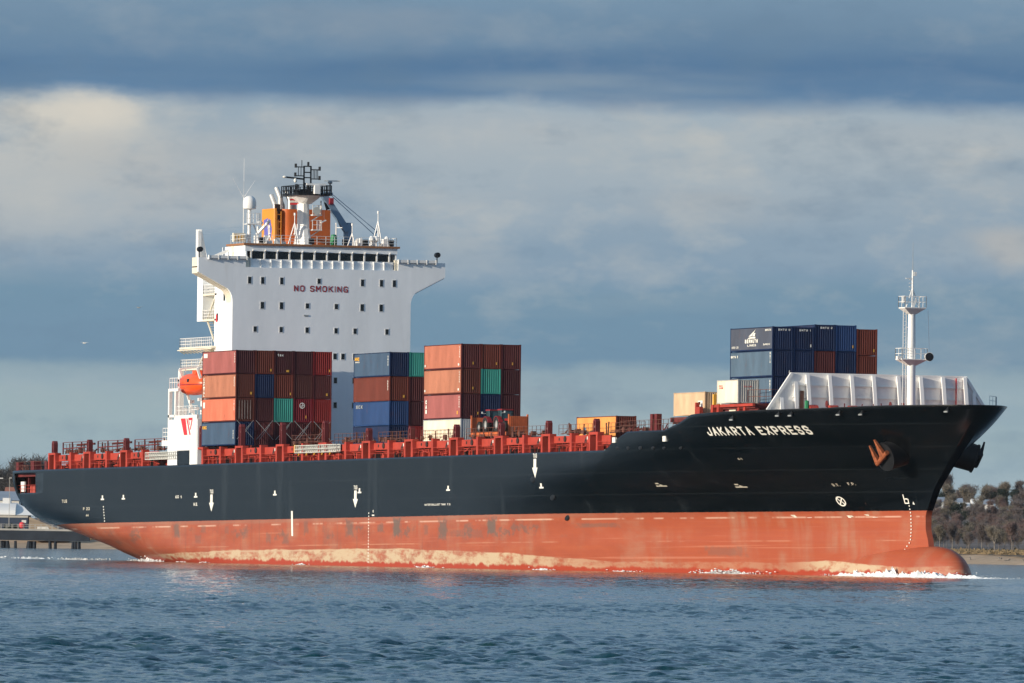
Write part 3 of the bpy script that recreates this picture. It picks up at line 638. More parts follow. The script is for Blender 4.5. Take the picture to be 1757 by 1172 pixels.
for k, p in enumerate(PIL):
    nxt = {44.3: 57.5}.get(p, PIL[k+1] if k+1 < len(PIL) else 208.6); L = nxt - p
    if L < 7: 
        q = MB()
        for dx in (-1.25, 1.0): q.box(p+dx-.22, p+dx+.22, -16.0, -15.2, 19.26, 21.1)
        q.box(p-1.5, p+1.25, -15.98, -15.2, 21.103, 21.4); q.box(p+1.3, p+4.0, -15.5, -15.3, 20.0, 21.0); q.build('side_pedestal', 'deckred', ship)
        MB().rail([(p+1.4,-16.02,19.26),(p+4.2,-16.02,19.26)], 1.05, 1.5, .028).build('side_railing', 'deckred', ship)
    else:
        q, dk, rl, wh = bay_side(p, L, 10+k)
        o = q.build('side_pedestal', 'deckred', ship)
        dk.build('side_recess_shade_and_fittings', 'dark', o, org=SHIPORG); wh.build('cleat', 'marking', o, org=SHIPORG); rl.build('side_railing', 'deckred', ship)  # dark mesh holds painted hollow shade as well as fittings
    zt = 24.0 if 70 < p < 120 else 22.9
    lp = MB(); lp.box(p-.42, p-.16, -15.9, -15.35, 21.405, zt-.3).box(p+.16, p+.42, -15.9, -15.35, 21.405, zt-.3)
    lp.add([(p-.42,y,zt-.3) for y in (-15.9,-15.35)] + [(p-.2,y,zt) for y in (-15.9,-15.35)] + [(p+.2,y,zt) for y in (-15.9,-15.35)] + [(p+.42,y,zt-.3) for y in (-15.9,-15.35)],
           [(0,2,4,6),(7,5,3,1),(0,1,3,2),(2,3,5,4),(4,5,7,6),(6,7,1,0)])
    o = lp.build('lashing_post', 'post', ship)
    MB().box(p-.158, p+.158, -15.55, -15.45, 21.41, zt-.31).build('slot_shade', 'black', o, org=SHIPORG)  # black sheet paints the shade inside the open slot
    MB().prism([(p-.15,zt-1.0),(p+.15,zt-1.0),(p+.05,zt-.45),(p-.05,zt-.45)], 1, -15.8, -15.56).build('guide_plate', 'marking', o, org=SHIPORG)
# first posts of the stern, short of a full bay
# brown walkway rails and lashing gear along the top of the hatch edge
for a, b_, zt in BAYS[:13]:
    top = MB(); gear = MB()
    z0 = 21.25
    if 70 < a < 87: continue
    top.rail([(a+1.5,-15.0,z0),(b_-1.6,-15.0,z0)], 1.15, 1.35, .032, (1.0,.62,.3))
    for k in range(16):
        x = random.uniform(a+1.2, b_-1.8); l = random.uniform(.4, 2.4); z = random.uniform(21.3, 21.6)
        gear.bar((x,-14.8+random.random()*.6,z), (x+l,-14.8+random.random()*.6,z+random.uniform(-.1,.3)), random.uniform(.05,.16))
    for k in range(5):
        x = random.uniform(a+1.2, b_-1.8); gear.cbox(x,-14.7,21.45+random.random()*.15, random.uniform(.2,.8), .5, random.uniform(.25,.7))
    for k in range(3):
        x = random.uniform(a+1.2, b_-1.8); gear.bar((x,-14.9,21.2), (x+random.uniform(-.3,.3),-14.9,22.3+random.random()*.3), .12)
    top.build('walkway_railing', 'brown', ship); gear.build('lashing_gear', 'brown', ship)
top = MB().rail([(211,-15.6,21.3),(232,-14.8,21.4)], 1.2, 1.3, .035, (1.0,.6)); top.build('walkway_railing', 'brown', ship)
g2 = MB()
for k in range(30):
    x = random.uniform(211, 231); g2.bar((x,-15.0,21.2), (x+random.uniform(-.5,1.2),-15.0,21.2+random.uniform(.2,.9)), .1)
for x in (219.3, 220.6): g2.box(x-.35, x+.35, -15.2, -14.6, 21.2, 23.2)
g2.build('lashing_gear', 'post', ship)
MB().box(230.2, 230.6, -14.4, -14.0, 21, 24.3).box(230.6, 231.6, -14.4, -14.0, 21, 23.8).build('cell_guide_post', 'deckred', ship)
# aft lashing racks between the posts
rk = MB()
for a, b_ in ((18.5,29.2),(32,43.2),(46,57)):
    rk.bar((a,-15.1,21.9),(b_-2,-15.1,22.0), .14)
    for k in range(4): x = a + (b_-a)*k/3; rk.bar((x,-15.1,21.2), (x,-15.1,22.7), .14)
    rk.bar((a,-15,22.7), (b_,-15,22.7), .07); rk.bar((a+1,-13.5,22.4), (b_-4,-13.2,22.5), .25)
rk.build('lashing_rack', 'deckdark', ship)
# stowed gangways of grey lattice along the side
for x0, x1, z0, z1 in ((53.2,64.4,20.1,20.95), (107.2,121.5,20.25,21.1)):
    g = MB(); y0, y1 = -16.25, -15.75
    for y in (y0, y1):
        for z in (z0, (z0+z1)/2, z1): g.bar((x0,y,z),(x1,y,z), .09)
        k = int((x1-x0)/.7)
        for i in range(k+1): x = x0+(x1-x0)*i/k; g.bar((x,y,z0),(x,y,z1), .08)
        for i in range(k): x = x0+(x1-x0)*i/k; g.bar((x,y,z0),(x+(x1-x0)/k,y,z1), .05)
    g.box(x0, x1, y1+.01, y1+.05, z0, z1); g.build('stowed_gangway', 'alu', ship)
g = MB()
for k in range(5): x = 108+k*2.7; g.tube((x,-16.1,19.95),(x+.3,-16.1,20.2), .08, n=6)
g.box(106.7, 107.1, -16.2, -15.7, 20.3, 21.2); g.build('gangway_cradle', 'yellow', ship)
MB().box(64.6, 69.0, -16.12, -15.5, 19.31, 21.05).build('bulwark_screen', 'hull', ship)
# ------------------------------------------------------------------ accommodation block
FX = 71.8
h = MB()
h.box(65.3, FX, -11.7, 11.7, 24.9, 43.66)                       # main block
h.box(60.9, 65.297, -9.2, 11.7, 24.9, 46.4)                     # aft half, set back behind the galleries
h.box(58.9, 60.897, -11.7, 11.7, 37.2, 43.0)                    # aft column under the wing
h.box(58.9, 60.897, -9.0, 11.7, 24.9, 37.197)
h.box(60.9, FX-.002, -16.05, 16.05, 19.28, 24.897)              # broad base
acc = h.build('accommodation_block', 'house', ship)
# wings
def wing(s):
    pts = [(s*10.0,43.64),(s*10.0,44.72),(s*16.2,44.72),(s*16.2,42.95)]
    arc = [(s*(11.7+1.5-1.5*math.cos(a)), 39.4+1.9*math.sin(a)) for a in np.linspace(0, 1.0, 7)]
    pts += arc[::-1] + [(s*11.69, 43.64)]
    w = MB(); w.prism(pts, 0, FX-.35, FX+.003)
    o = w.build('bridge_wing', 'house', ship)
    f = MB(); 
    poly = [(s*16.2,42.95)] + arc[::-1]
    for (ya, za), (yb, zb) in zip(poly[:-1], poly[1:]):
        f.add([(69.5,ya,za),(FX-.35,ya,za),(FX-.35,yb,zb),(69.5,yb,zb),(69.5,ya,za-.15),(FX-.35,ya,za-.15),(FX-.35,yb,zb-.15),(69.5,yb,zb-.15)], [(0,1,2,3),(7,6,5,4),(0,4,5,1),(1,5,6,2),(2,6,7,3),(3,7,4,0)])
    f.box(69.5, FX-.36, min(s*9.9,s*16.2), max(s*9.9,s*16.2), 43.5, 43.64); f.box(69.5, FX-.36, min(s*16.1,s*16.2), max(s*16.1,s*16.2), 42.95, 44.72)
    f.build('wing_deck', 'cream' if s < 0 else 'house', o, org=SHIPORG)
    b = MB(); a, c = sorted((s*9.95, s*14.9)); b.box(FX+.05, FX+.32, a, c, 44.66, 45.0)
    for y in np.linspace(a, c, 5): b.box(FX, FX+.36, y-.05, y+.05, 44.5, 45.03)
    b.build('wind_deflector', 'white', o, org=SHIPORG)
    r = MB().rail([(69.45,s*16.1,43.66),(69.45,s*12.2,43.66)], 1.1, 1.0, .03); r.build('wing_railing', 'white', o, org=SHIPORG)
    q = MB().tube((70.5,s*15.6,44.72),(70.5,s*15.6,45.5), .07); q.tube((70.3,s*15.6,45.75),(70.9,s*15.6,45.75), .33, n=10); q.build('searchlight', 'black', o, org=SHIPORG)
    return o
wing(-1); wing(1)
# bridge front and wheelhouse
w = MB(); w.box(66.6, FX-.45, -10.0, 10.0, 43.662, 44.72).box(66.6, FX-.35, -10.0, 10.0, 45.66, 46.38).box(65.3, 66.597, -10.0, 10.0, 43.662, 46.38)
for y in (-9.95, 9.75): w.box(66.6, FX-.36, y, y+.2, 44.723, 45.657)
bridge = w.build('wheelhouse', 'house', ship)
for k in range(15): y = -9.3 + k*18.9/14; MB().box(FX-.45, FX-.2, y-.05, y+.05, 43.67, 44.66).build('stiffener', 'white', bridge, org=SHIPORG)
WY = [(-9.0,-7.55),(-7.1,-5.45),(-4.95,-3.35),(-2.95,-1.35),(-.95,.5),(.9,2.25),(2.65,4.1),(4.5,5.95),(6.3,7.75),(8.1,9.45)]
ed = [-9.0]
WY = [(-8.95+k*1.64, -8.95+k*1.64+1.36) for k in range(11)]
for a, b in WY:
    wi = MB().box(FX-.62, FX-.52, a, b, 44.75, 45.62).build('bridge_window', 'glass', bridge, org=SHIPORG)
for a in [-9.2] + [b+.14 for a_, b in WY]: MB().box(FX-.5, FX-.33, a-.09, a+.09, 44.72, 45.66).build('window_post', 'white', bridge, org=SHIPORG)
for y in np.linspace(-9, 9, 12): MB().tube((FX-.35,y,45.72),(FX-.05,y,45.85), .07, n=6).build('window_washer', 'white', bridge, org=SHIPORG)
MB().box(65.2, FX-.1, -10.25, 10.25, 46.383, 46.62).build('roof_edge', 'teakrail', bridge, org=SHIPORG)
MB().box(FX-.5, FX-.1, 9.55, 10.15, 43.7, 44.95).box(FX-.5, FX-.1, -10.15, -9.55, 43.7, 44.9).build('side_locker', 'cream', bridge, org=SHIPORG)
# front windows: white frame proud of the plating, dark pane
def win(y, z, w, hh):
    w, hh = w*.84, hh*.90; f = MB().box(FX, FX+.025, y-w/2-.09, y+w/2+.09, z-hh/2-.09, z+hh/2+.09).build('window', 'white', acc)
    p = MB().box(FX+.027, FX+.04, y-w/2, y+w/2, z-hh/2, z+hh/2).build('pane', 'glass', f, org=SHIPORG); return f
for y in (-9.5,-7.8,-5.3,5.3,7.8,9.5): win(y, 42.05, .46, .90)
win(-.4, 42.12, .46, .68)
for y in (-7.8,-5.3,5.3,7.8): win(y, 39.0, .50, .92)
for y in (-1.9,1.9): win(y, 39.05, .48, .68)
for y in (-8.7,-5.3,-1.9,1.9,4.4,8.6): win(y, 36.06, .46, .72)
for y in (1.8,2.85,4.4,5.4,8.6): win(y, 32.9, .50, .78)
for y in (1.9,4.35,8.6): win(y, 29.95, .48, .75)
for y in (1.9,4.35): win(y, 26.9, .48, .75)
mb = MB(); text_on(mb, 'NO SMOKING', lambda u, v: (FX+.03, -3.7+7.1*u, 40.80+.76*v), .018); mb.build('no_smoking_sign', 'textred', acc, fix=False)
MB().box(FX, FX+.06, -2.35, -1.75, 37.75, 37.95).build('lamp', 'grey', acc)
# side door and windows
for x, z in ((68.9,40.0),(66.4,37.6)):
    MB().box(x-.25, x+.25, -11.76, -11.70, z-.45, z+.45).build('side_window', 'glass', acc)
MB().box(66.0, 66.5, -11.78, -11.70, 37.0, 37.9).build('fire_box', 'redmark', acc)
# starboard galleries, stairs, railings
ga = MB(); gr = MB(); sr = MB()
for z, x0 in ((40.55,60.9),(37.4,60.9),(34.05,54.2),(31.4,54.6)):
    x1 = 66.0
    MB().box(x0, x1, -12.3 if z < 36 else -11.7, -9.0, z-.22, z).build('gallery_deck', 'cream', acc)
    gr.rail([(x1,-11.65 if z > 36 else -12.25,z),(x0+.1,-11.65 if z > 36 else -12.25,z),(x0+.1,-9.4,z)], 1.1, .75, .045, (1.0,.66,.33))
for za, zb, xa, xb in ((37.4,40.55,61.2,64.6),(34.05,37.4,64.6,61.2),(31.4,34.05,58,61.5),(28.4,31.4,61.5,58)):
    for y in (-11.2,-10.4): sr.bar((xa,y,za),(xb,y,zb), .16)
    for t in np.linspace(.05,.95,10): sr.box(xa+(xb-xa)*t-.12, xa+(xb-xa)*t+.12, -11.2, -10.4, za+(zb-za)*t-.02, za+(zb-za)*t+.02)
for k in range(9): ga.bar((54.2+k*1.2,-12.2,33.6),(54.0+k*1.25,-11.5,33.3), .12)
ga.tube((53.6,-12.3,33.7),(66,-12.3,33.7), .08)
ga.build('gallery_bracket', 'cream', acc); gr.build('gallery_railing', 'white', acc); sr.build('stairway', 'cream', acc)
c = MB().box(53.9, 54.4, -12.3, -11.7, 25.4, 31.2); c.box(54.4, 60.9, -9.3, -9.0, 24.9, 31.2); c.box(54.4, 60.88, -9.0, 9, 24.9, 34); c.build('boat_deck_frame', 'white', acc)
# white side base with the emblem, open frames above and below
s = MB()
s.box(63.5, 71.7, -16.13, -15.8, 22.4, 25.4)                 # emblem panel
s.box(58.9, 69.2, -16.13, -15.8, 21.7, 22.397); s.box(62.2, 69.2, -16.13, -15.8, 21.12, 21.697)
s.box(69.9, 71.6, -16.13, -15.6, 19.3, 22.397)
for x in (61.0, 63.3): s.box(x, x+.45, -16.1, -15.7, 25.4, 28.4); s.box(x, x+.45, -16.1, -15.7, 22.4, 25.397)
s.box(61.0, 64.6, -16.1, -15.7, 28.4, 28.75); s.box(61.0, 63.497, -16.1, -15.7, 25.2, 25.5)
base = s.build('side_house', 'white', ship)
rr = MB().rail([(59.0,-16.0,22.4),(63.4,-16.0,22.4)], 1.5, .9, .05, (1,.66,.33)); rr.rail([(61,-15.9,28.75),(64.6,-15.9,28.75)], 1.3, .8, .05, (1,.6)); rr.rail([(64,-16,25.42),(71.6,-16,25.42)], 1.1, 1.1, .04)
rr.build('side_house_railing', 'white', base, org=SHIPORG)
em = MB(); Y = -16.16
for p in ([(65.9,25.0),(67.6,25.0),(68.35,22.95),(67.15,22.95)], [(67.95,25.0),(68.3,25.0),(69.55,22.95),(69.15,22.95)],
          [(68.7,25.05),(70.2,25.05),(70.15,24.75),(68.75,24.75)], [(69.85,24.74),(70.15,24.74),(69.55,23.6),(69.3,23.6)], [(68.75,24.74),(68.95,24.74),(69.2,24.2),(69.0,24.2)]):
    em.add([(x, Y, z) for x, z in p], [(0,1,2,3)] if len(p) == 4 else [tuple(range(len(p)))])
em.build('red_emblem', 'redmark', base, org=SHIPORG, fix=False)
# davit for the lifeboat
dv = MB()
for x in (62.0, 68.5): dv.bar((x,-11.8,31.6),(x,-15.0,31.2), .25); dv.bar((x,-15.0,31.2),(x,-13.0,25.4), .28); dv.tube((x,-14.2,31.2),(x,-14.2,30.2), .05)
for k in range(8): dv.cbox(random.uniform(61,69), -14.6+random.random(), random.uniform(25.7,27.4), random.uniform(.3,.9), .5, random.uniform(.3,.9))
dv.build('boat_davit', 'white', ship)

# ------------------------------------------------------------------ funnel, masts and gear on the bridge roof
ZR = 46.63
MB().prism([(58.2,-3.05),(62.5,-3.05),(62.6,-2.95),(62.6,-2.72),(61.7,-2.72),(61.7,-2.05),(58.2,-2.05)], 2, 43, 51.35).build('funnel', 'orange', ship)
fun = [o for o in ship.children if o.name.startswith('funnel')][0]
cs = [(58.3,-2.03),(61.2,-2.03)] + [(61.3+1.4*math.sin(a), -2.0+(1-math.cos(a))*1.1) for a in np.linspace(.3, math.pi/2, 7)] + [(62.7,4.35),(58.2,4.35)]
MB().prism(cs, 2, 43, 51.3).build('funnel_casing', 'orangedark', fun, org=SHIPORG, smooth=True)
l = MB()
for y in (-2.66,-2.1): l.bar((62.5,y,46.6),(62.5,y,51.0), .11)
for z in np.arange(47, 51, .9): l.bar((62.5,-2.66,z),(62.5,-2.1,z), .09)
l.build('funnel_ladder', 'orange', fun, org=SHIPORG)
e = MB(); Y = -3.07
for p in ([(58.9,50.0),(60.4,50.2),(60.9,47.4),(59.3,47.0)], [(60.6,50.1),(61.3,50.0),(61.9,48.8),(61.6,47.6),(61.1,47.5)]):
    e.add([(x, Y, z) for x, z in p], [tuple(range(len(p)))])
e.build('funnel_emblem', 'emblem', fun, org=SHIPORG, fix=False)
e = MB(); e.add([(x, -3.09, z) for x, z in ((60.3,50.0),(60.5,50.0),(61.0,47.5),(60.8,47.5))], [(0,1,2,3)]); e.build('funnel_emblem', 'marking', fun, org=SHIPORG, fix=False)
for y, x, z1, r_, lean in ((-2.0,60,53.1,.28,-.22),(-1.35,60.2,54.0,.32,-.25),(-.8,59.6,53.1,.24,-.2),(-.1,60.3,53.7,.34,-.28),(.5,60,53.2,.30,-.28)):
    p = MB(); p.tube((x,y,50.8),(x,y,z1-1.2), r_, n=10); p.tube((x,y,z1-1.25),(x-.8,y+lean,z1), r_, n=10)
    o = p.build('exhaust_pipe', 'pipe', fun, org=SHIPORG, smooth=True)
MB().box(61.72, 62.1, -2.7, -2.07, 50.0, 51.9).build('soot_hood', 'dark', fun, org=SHIPORG)
# radar mast
mx = 65.0
m_ = MB()
def frus(mb, x, y, z0, a0, b0, z1, a1, b1, y1=None):
    y1 = y if y1 is None else y1
    mb.add([(x-a0,y-b0,z0),(x+a0,y-b0,z0),(x+a0,y+b0,z0),(x-a0,y+b0,z0),(x-a1,y1-b1,z1),(x+a1,y1-b1,z1),(x+a1,y1+b1,z1),(x-a1,y1+b1,z1)],
           [(0,3,2,1),(4,5,6,7),(0,1,5,4),(1,2,6,5),(2,3,7,6),(3,0,4,7)])
def octo(mb, x, y, z0, a0, b0, z1, a1, b1):
    vs = [(x+a*c, y+b*s_, z) for z, a, b in ((z0,a0,b0),(z1,a1,b1)) for c, s_ in ((1,-.35),(1,.35),(.35,1),(-.35,1),(-1,.35),(-1,-.35),(-.35,-1),(.35,-1))]
    mb.add(vs, [(k, (k+1) % 8, 8+(k+1) % 8, 8+k) for k in range(8)] + [tuple(range(8))[::-1], tuple(range(8,16))])
octo(m_, mx, -.1, ZR, 1.7, 1.05, 48.9, .85, .72); octo(m_, mx, -.1, 48.9, .85, .72, 51.9, .75, .68)
octo(m_, mx, 0.2, 51.9, .75, .68, 52.85, 3.0, 1.7)
mast = m_.build('radar_mast', 'white', ship)
pl = MB().box(mx-3.2, mx+3.2, -1.9, 2.5, 52.853, 53.0); pl.rail([(mx+3.1,-1.85,53),(mx+3.1,2.45,53),(mx-3.1,2.45,53),(mx-3.1,-1.85,53),(mx+3.1,-1.85,53)], 1.1, .6, .07, (1.0,.5,.1))
for y in (-1.1, .4, 1.5): pl.tube((mx,y,53),(mx+.3,y,54.3), .2, n=6)
for k in range(10): pl.cbox(mx+random.uniform(-2.5,2.5), random.uniform(-1.5,2.2), 53.3, .3, .35, random.uniform(.4,.8))
pl.build('radar_platform', 'black', mast, org=SHIPORG)
lt = MB()
for y in (-.05, .85): lt.bar((mx,y,53),(mx,y,56.6), .17)
lt.bar((mx,.25,53),(mx,-.1,55.3), .1)
for z in (54.4,55.15,55.8,56.55): lt.bar((mx,-.05,z),(mx,.85,z), .14)
for z, a, b in ((56.45,-1.15,0),(55.35,-1.2,0),(56.15,.8,2.0),(55.0,.8,2.0)): lt.bar((mx,a,z),(mx,b,z), .12); lt.tube((mx,a if a < 0 else b,z-.1),(mx,a if a < 0 else b,z+.4), .15, n=6)
lt.bar((mx,-2.5,55.15),(mx,0,54.95), .2)
for y in (1.15,1.35,1.55,1.75): lt.bar((mx,y,55.0),(mx,y,56.1), .07)
for y in (-.8,-.45): lt.bar((mx,y,55.35),(mx,y,56.4), .07)
lt.tube((mx,-.35,56.4),(mx,-.35,57.3), .05); lt.tube((mx,.5,56.5),(mx,.5,57.1), .14)
lt.build('signal_mast', 'black', mast, org=SHIPORG)
MB().ellipsoid((mx,-2.6,55.17), (.28,.3,.16), 8, 6).ellipsoid((mx+.2,-1.25,54.75), (.2,.22,.28), 8, 6).build('lamp', 'marking', mast, org=SHIPORG, smooth=True)
MB().bar((mx+3.3,-.9,54.2),(mx+3.3,1.6,54.2), .24).box(mx+3.2, mx+3.7, .05, .75, 53.02, 54.08).build('radar_scanner', 'white', mast, org=SHIPORG)
MB().bar((mx-1,3.0,54.85),(mx-.4,4.9,54.85), .12).ellipsoid((mx-.8,3.7,54.65), (.3,.32,.2), 8, 6).tube((mx-.8,3.7,53),(mx-.8,3.7,54.5), .12).build('radar_scanner', 'grey', mast, org=SHIPORG)
bk = MB()
for z in (50.55, 48.7):
    bk.box(mx-.2, mx+1.4, .66, 1.9, z-.12, z); bk.rail([(mx+1.35,.66,z),(mx+1.35,1.85,z),(mx-.2,1.85,z)], 1.15, .6, .05, (1.0,.5)); bk.bar((mx+.6,.7,z-.8),(mx+.6,1.8,z-.1), .12)
bk.bar((mx+.9,1.9,49.6),(mx+.9,2.6,49.9), .16); bk.bar((mx+.9,1.9,51.2),(mx+.9,1.9,52.3), .12)
bk.build('mast_balcony', 'white', mast, org=SHIPORG)
MB().tube((mx+1.2,1.2,51.0),(mx+1.6,1.1,51.0), .42, .5, n=12).build('horn', 'grey', mast, org=SHIPORG)
# satellite dome on its lattice
dm_ = MB(); dm_.lathe([(.02,52.65),(.35,52.6),(.68,52.35),(.82,51.95),(.84,51.3),(.78,51.05),(.3,50.95),(.25,50.9)], (66.5,-7.7,0), 'z', 18)
dome = dm_.build('satellite_dome', 'white', ship, smooth=True)
t = MB(); t.tube((66.5,-7.7,ZR),(66.5,-7.7,50.95), .22, n=8)
for a, b in ((-8.3,-7.5),(-6.0,-7.3)): t.bar((66.5,a,ZR),(66.5,b,49.4), .13)
t.rail([(67,-8.2,49.2),(67,-6.5,49.2),(66,-6.5,49.2)], 1.3, .45, .05, (1,.5,.05)); t.box(66, 67.1, -8.2, -6.5, 49.1, 49.2)
t.build('dome_tower', 'white', dome, org=SHIPORG)
MB().tube((66,-8.3,ZR),(66,-8.3,52.4), .06, .05).tube((66,-8.3,52.4),(66,-8.3,57.3), .045, .015).tube((66,-8.3,52.4),(66.3,-9.9,54.8), .03, .012).tube((66,-8.3,52.4),(66.2,-6.9,54.6), .03, .012).build('whip_antenna', 'white', ship)
# signs and boxes at the starboard end of the roof
sg = MB().box(66.6, 67.0, -9.95, -8.4, 46.9, 48.0); o = sg.build('monkey_island_screen', 'cream', ship)
mm = MB(); 
for k in range(3):
    mm.box(67.003, 67.02, -9.75+k*.42, -9.75+k*.42+.3, 47.1, 47.8)
mm.build('screen_panel', 'yellow', o, org=SHIPORG)
MB().box(66.6, 67.3, -10.1, -8.2, 45.4, 46.36).box(66.6,67.2,-10.0,-9.6,44.7,45.397).build('side_housing', 'cream', ship)
# tripod light masts on the roof
def tripod(x, y, z1, spread=.7, name='tripod_mast'):
    q = MB()
    for a in (0.4, 2.5, 4.6): q.tube((x+spread*math.cos(a), y+spread*math.sin(a), ZR), (x, y, z1-.9), .07, n=5)
    q.tube((x,y,ZR+1.2),(x,y,z1), .06, n=5); q.tube((x-.4,y,ZR+1.3),(x+.4,y,ZR+1.3), .05)
    o = q.build(name, 'white', ship); MB().tube((x,y,z1),(x,y,z1+.32), .13, n=8).build('lamp', 'white', o, org=SHIPORG); return o
tripod(70.5,-3.2,50.2,.8); tripod(68,8.7,50.8,.8); tripod(68,5.3,49.2,.6)
q = MB(); q.tube((66,2.9+1.0,ZR),(66,3.9,49.6), .16, .10); q.bar((66,3.9,49.0),(66.6,4.5,49.0), .08); q.build('light_pole', 'white', ship)
tripod(70,-6.3,48.6,.5)
# railing, lockers and small gear along the roof
MB().rail([(71.4,-9.9,ZR),(71.4,9.9,ZR),(66,9.9,ZR)], 1.05, 1.15, .035, (1.0,.66,.33)).rail([(71.4,-9.9,ZR),(66,-9.9,ZR)], 1.05, 1.1, .035).build('roof_railing', 'white', ship)
for k in range(26):
    y = random.choice([random.uniform(-7.5,-4.2), random.uniform(5.2,9.8), random.uniform(6.4,9.6)]); hh = random.uniform(.3,1.1)
    MB().cbox(random.uniform(67,70.8), y, ZR+hh/2, random.uniform(.25,.6), random.uniform(.2,.6), hh).build('roof_locker', 'white', ship)
for y in (7.3,7.9,9.3): MB().ellipsoid((69.5,y,ZR+.95), (.4,.35,.4), 8, 6).tube((69.5,y,ZR),(69.5,y,ZR+.7),.12).build('antenna_dome', 'white', ship, smooth=True)
MB().lathe([(.01,48.0),(.3,47.95),(.42,47.5),(.42,46.8),(.3,46.65)], (70.6,1.9,0), 'z', 10).build('green_canister', 'green', ship, smooth=True)
for y in (-7.6,-1.1,3.3,6.0,9.4): MB().cbox(70.8, y, ZR+.45, .5, .55, .7).build('dark_locker', 'black', ship)
q = MB().tube((64,-5.7,ZR),(64,-5.7,49.0), .12).bar((64,-5.8,48.0),(66,-4.9,49.6), .28).ellipsoid((64.5,-5.6,49.4), (.4,.4,.3), 10, 6); q.build('provision_davit', 'white', ship)
# grey stores crane behind the house on the far side
cr = MB(); cr.tube((57,8.8,40),(57,8.8,50.0), .55, n=8); cr.bar((57.2,8.6,49.0),(57.2,5.3,53.6), .75); cr.bar((57.2,9.1,48.2),(57.2,5.2,53.4), .3); cr.bar((57.2,5.2,53.6),(57.2,6.6,53.5), .4)
crane = cr.build('stores_crane', 'craneblue', ship)
w_ = MB()
for dz in (0, -.7): w_.tube((57.2,6.6,53.5+dz*.4),(57.2,12.6,49.0+dz), .05, n=4)
w_.bar((57.2,12.6,49.0),(57.2,12.0,48.2), .12); w_.tube((57.2,5.4,53.2),(57.2,4.7,50.8), .03); w_.build('crane_wire', 'craneblue', crane, org=SHIPORG)
MB().box(57.6, 58.0, 6.0, 6.5, 52.2, 53.0).build('crane_winch', 'textred', crane, org=SHIPORG)
# starboard wing davit with wires
wd = MB(); wd.box(62.2, 62.5, -12.95, -12.55, 43.6, 48.3); wd.add([(62,-13.0,45.0),(62.4,-11.7,45.0),(62.4,-12.45,48.5),(62,-13.0,48.5),(61.8,-13.0,45.0),(62.1,-11.7,45.0),(62.1,-12.45,48.5),(61.8,-13.0,48.5)], [(0,1,2,3),(7,6,5,4),(0,4,5,1),(1,5,6,2),(2,6,7,3),(3,7,4,0)])
wd.bar((65.5,-12.3,44.9),(65.5,-8.8,46.4), .34); o = wd.build('wing_davit', 'white', ship)
MB().tube((62.2,-12.8,48.4),(66,-7.6,48.9), .03, n=4).tube((62.4,-12.3,47.9),(66,-7.6,48.6), .03, n=4).build('davit_wire', 'craneblue', o, org=SHIPORG)
# flags
fl = thing('courtesy_flag', (64.0,-1.0,52.2), 'small red and white flag flying beside the funnel pipes', 'flag')
for k, (m1, z0) in enumerate((('redmark',51.75),('marking',52.05),('redmark',52.25),('marking',52.5))):
    MB().add([(64.2,-1.55,z0),(64.2,-.3,z0+.05),(64.2,-.3,z0+.30),(64.2,-1.55,z0+.28),(64.16,-1.55,z0),(64.16,-.3,z0+.05),(64.16,-.3,z0+.30),(64.16,-1.55,z0+.28)], [(0,1,2,3),(7,6,5,4),(0,4,5,1),(1,5,6,2),(2,6,7,3),(3,7,4,0)]).build('flag_stripe', m1, fl)
fd = thing('signal_flag', (64.0,3.4,51.6), 'small dark flag on a halyard right of the white radar mast', 'flag')
MB().add([(64,3.0,52.2),(64,3.25,52.15),(64,3.8,51.4),(64,3.3,51.2),(63.96,3.0,52.2),(63.96,3.25,52.15),(63.96,3.8,51.4),(63.96,3.3,51.2)], [(0,1,2,3),(7,6,5,4),(0,4,5,1),(1,5,6,2),(2,6,7,3),(3,7,4,0)]).build('flag_cloth', 'black', fd)
MB().tube((64,3.05,50.0),(64,2.95,52.8), .02, n=4).build('halyard', 'white', fd)

# ------------------------------------------------------------------ forecastle: breakwater, foremast, gear
BX = 248.0; bw = MB(); ZB = 22.2
bw.box(BX-.06, BX, -10.3, 10.3, ZB, 27.2); bw.box(BX-.5, BX+.02, -10.3, 10.3, 27.203, 27.36)
for s in (-1, 1):
    bw.add([(BX-.06,s*10.3,ZB),(BX-.06,s*12.9,ZB),(BX-.06,s*12.9,23.4),(BX-.06,s*10.3,27.2),(BX,s*10.3,ZB),(BX,s*12.9,ZB),(BX,s*12.9,23.4),(BX,s*10.3,27.2)], [(0,1,2,3),(7,6,5,4),(0,4,5,1),(1,5,6,2),(2,6,7,3),(3,7,4,0)])
    bw.bar((BX+.05,s*10.3,27.25),(BX+.05,s*13.1,23.2), .32)
for z in (23.4,24.7,26.0): bw.box(BX+.001, BX+.20, -10.2, 10.2, z-.04, z+.04)
bwo = bw.build('breakwater', 'breakwater', ship)
def bracket(y, top=27.2, bot=1.05):
    pr = [(BX+.002, ZB),(BX+bot, ZB)] + [(BX+bot-(bot-.38)*(t**1.3), ZB+(top-ZB)*(.30+.70*t)) for t in np.linspace(0,1,6)] + [(BX+.002, top)]
    k = MB().prism(pr, 1, y-.06, y+.06)
    n0 = len(pr)
    for (xa,za),(xb,zb) in zip(pr[1:-2], pr[2:-1]): k.add([(xa,y-.2,za),(xa,y+.2,za),(xb,y+.2,zb),(xb,y-.2,zb),(xa+.05,y-.2,za),(xa+.05,y+.2,za),(xb+.05,y+.2,zb),(xb+.05,y-.2,zb)], [(0,1,2,3),(7,6,5,4),(0,4,5,1),(1,5,6,2),(2,6,7,3),(3,7,4,0)])
    return k.build('bracket', 'breakwater', bwo, org=SHIPORG)
for y in (-8.55,-5.95,-3.35,-.75,2.2,4.85,7.5,10.1): bracket(y)
for y, t in ((-9.9,26.4),(-11.6,24.6),(11.2,25.6)): bracket(y, t, .7)
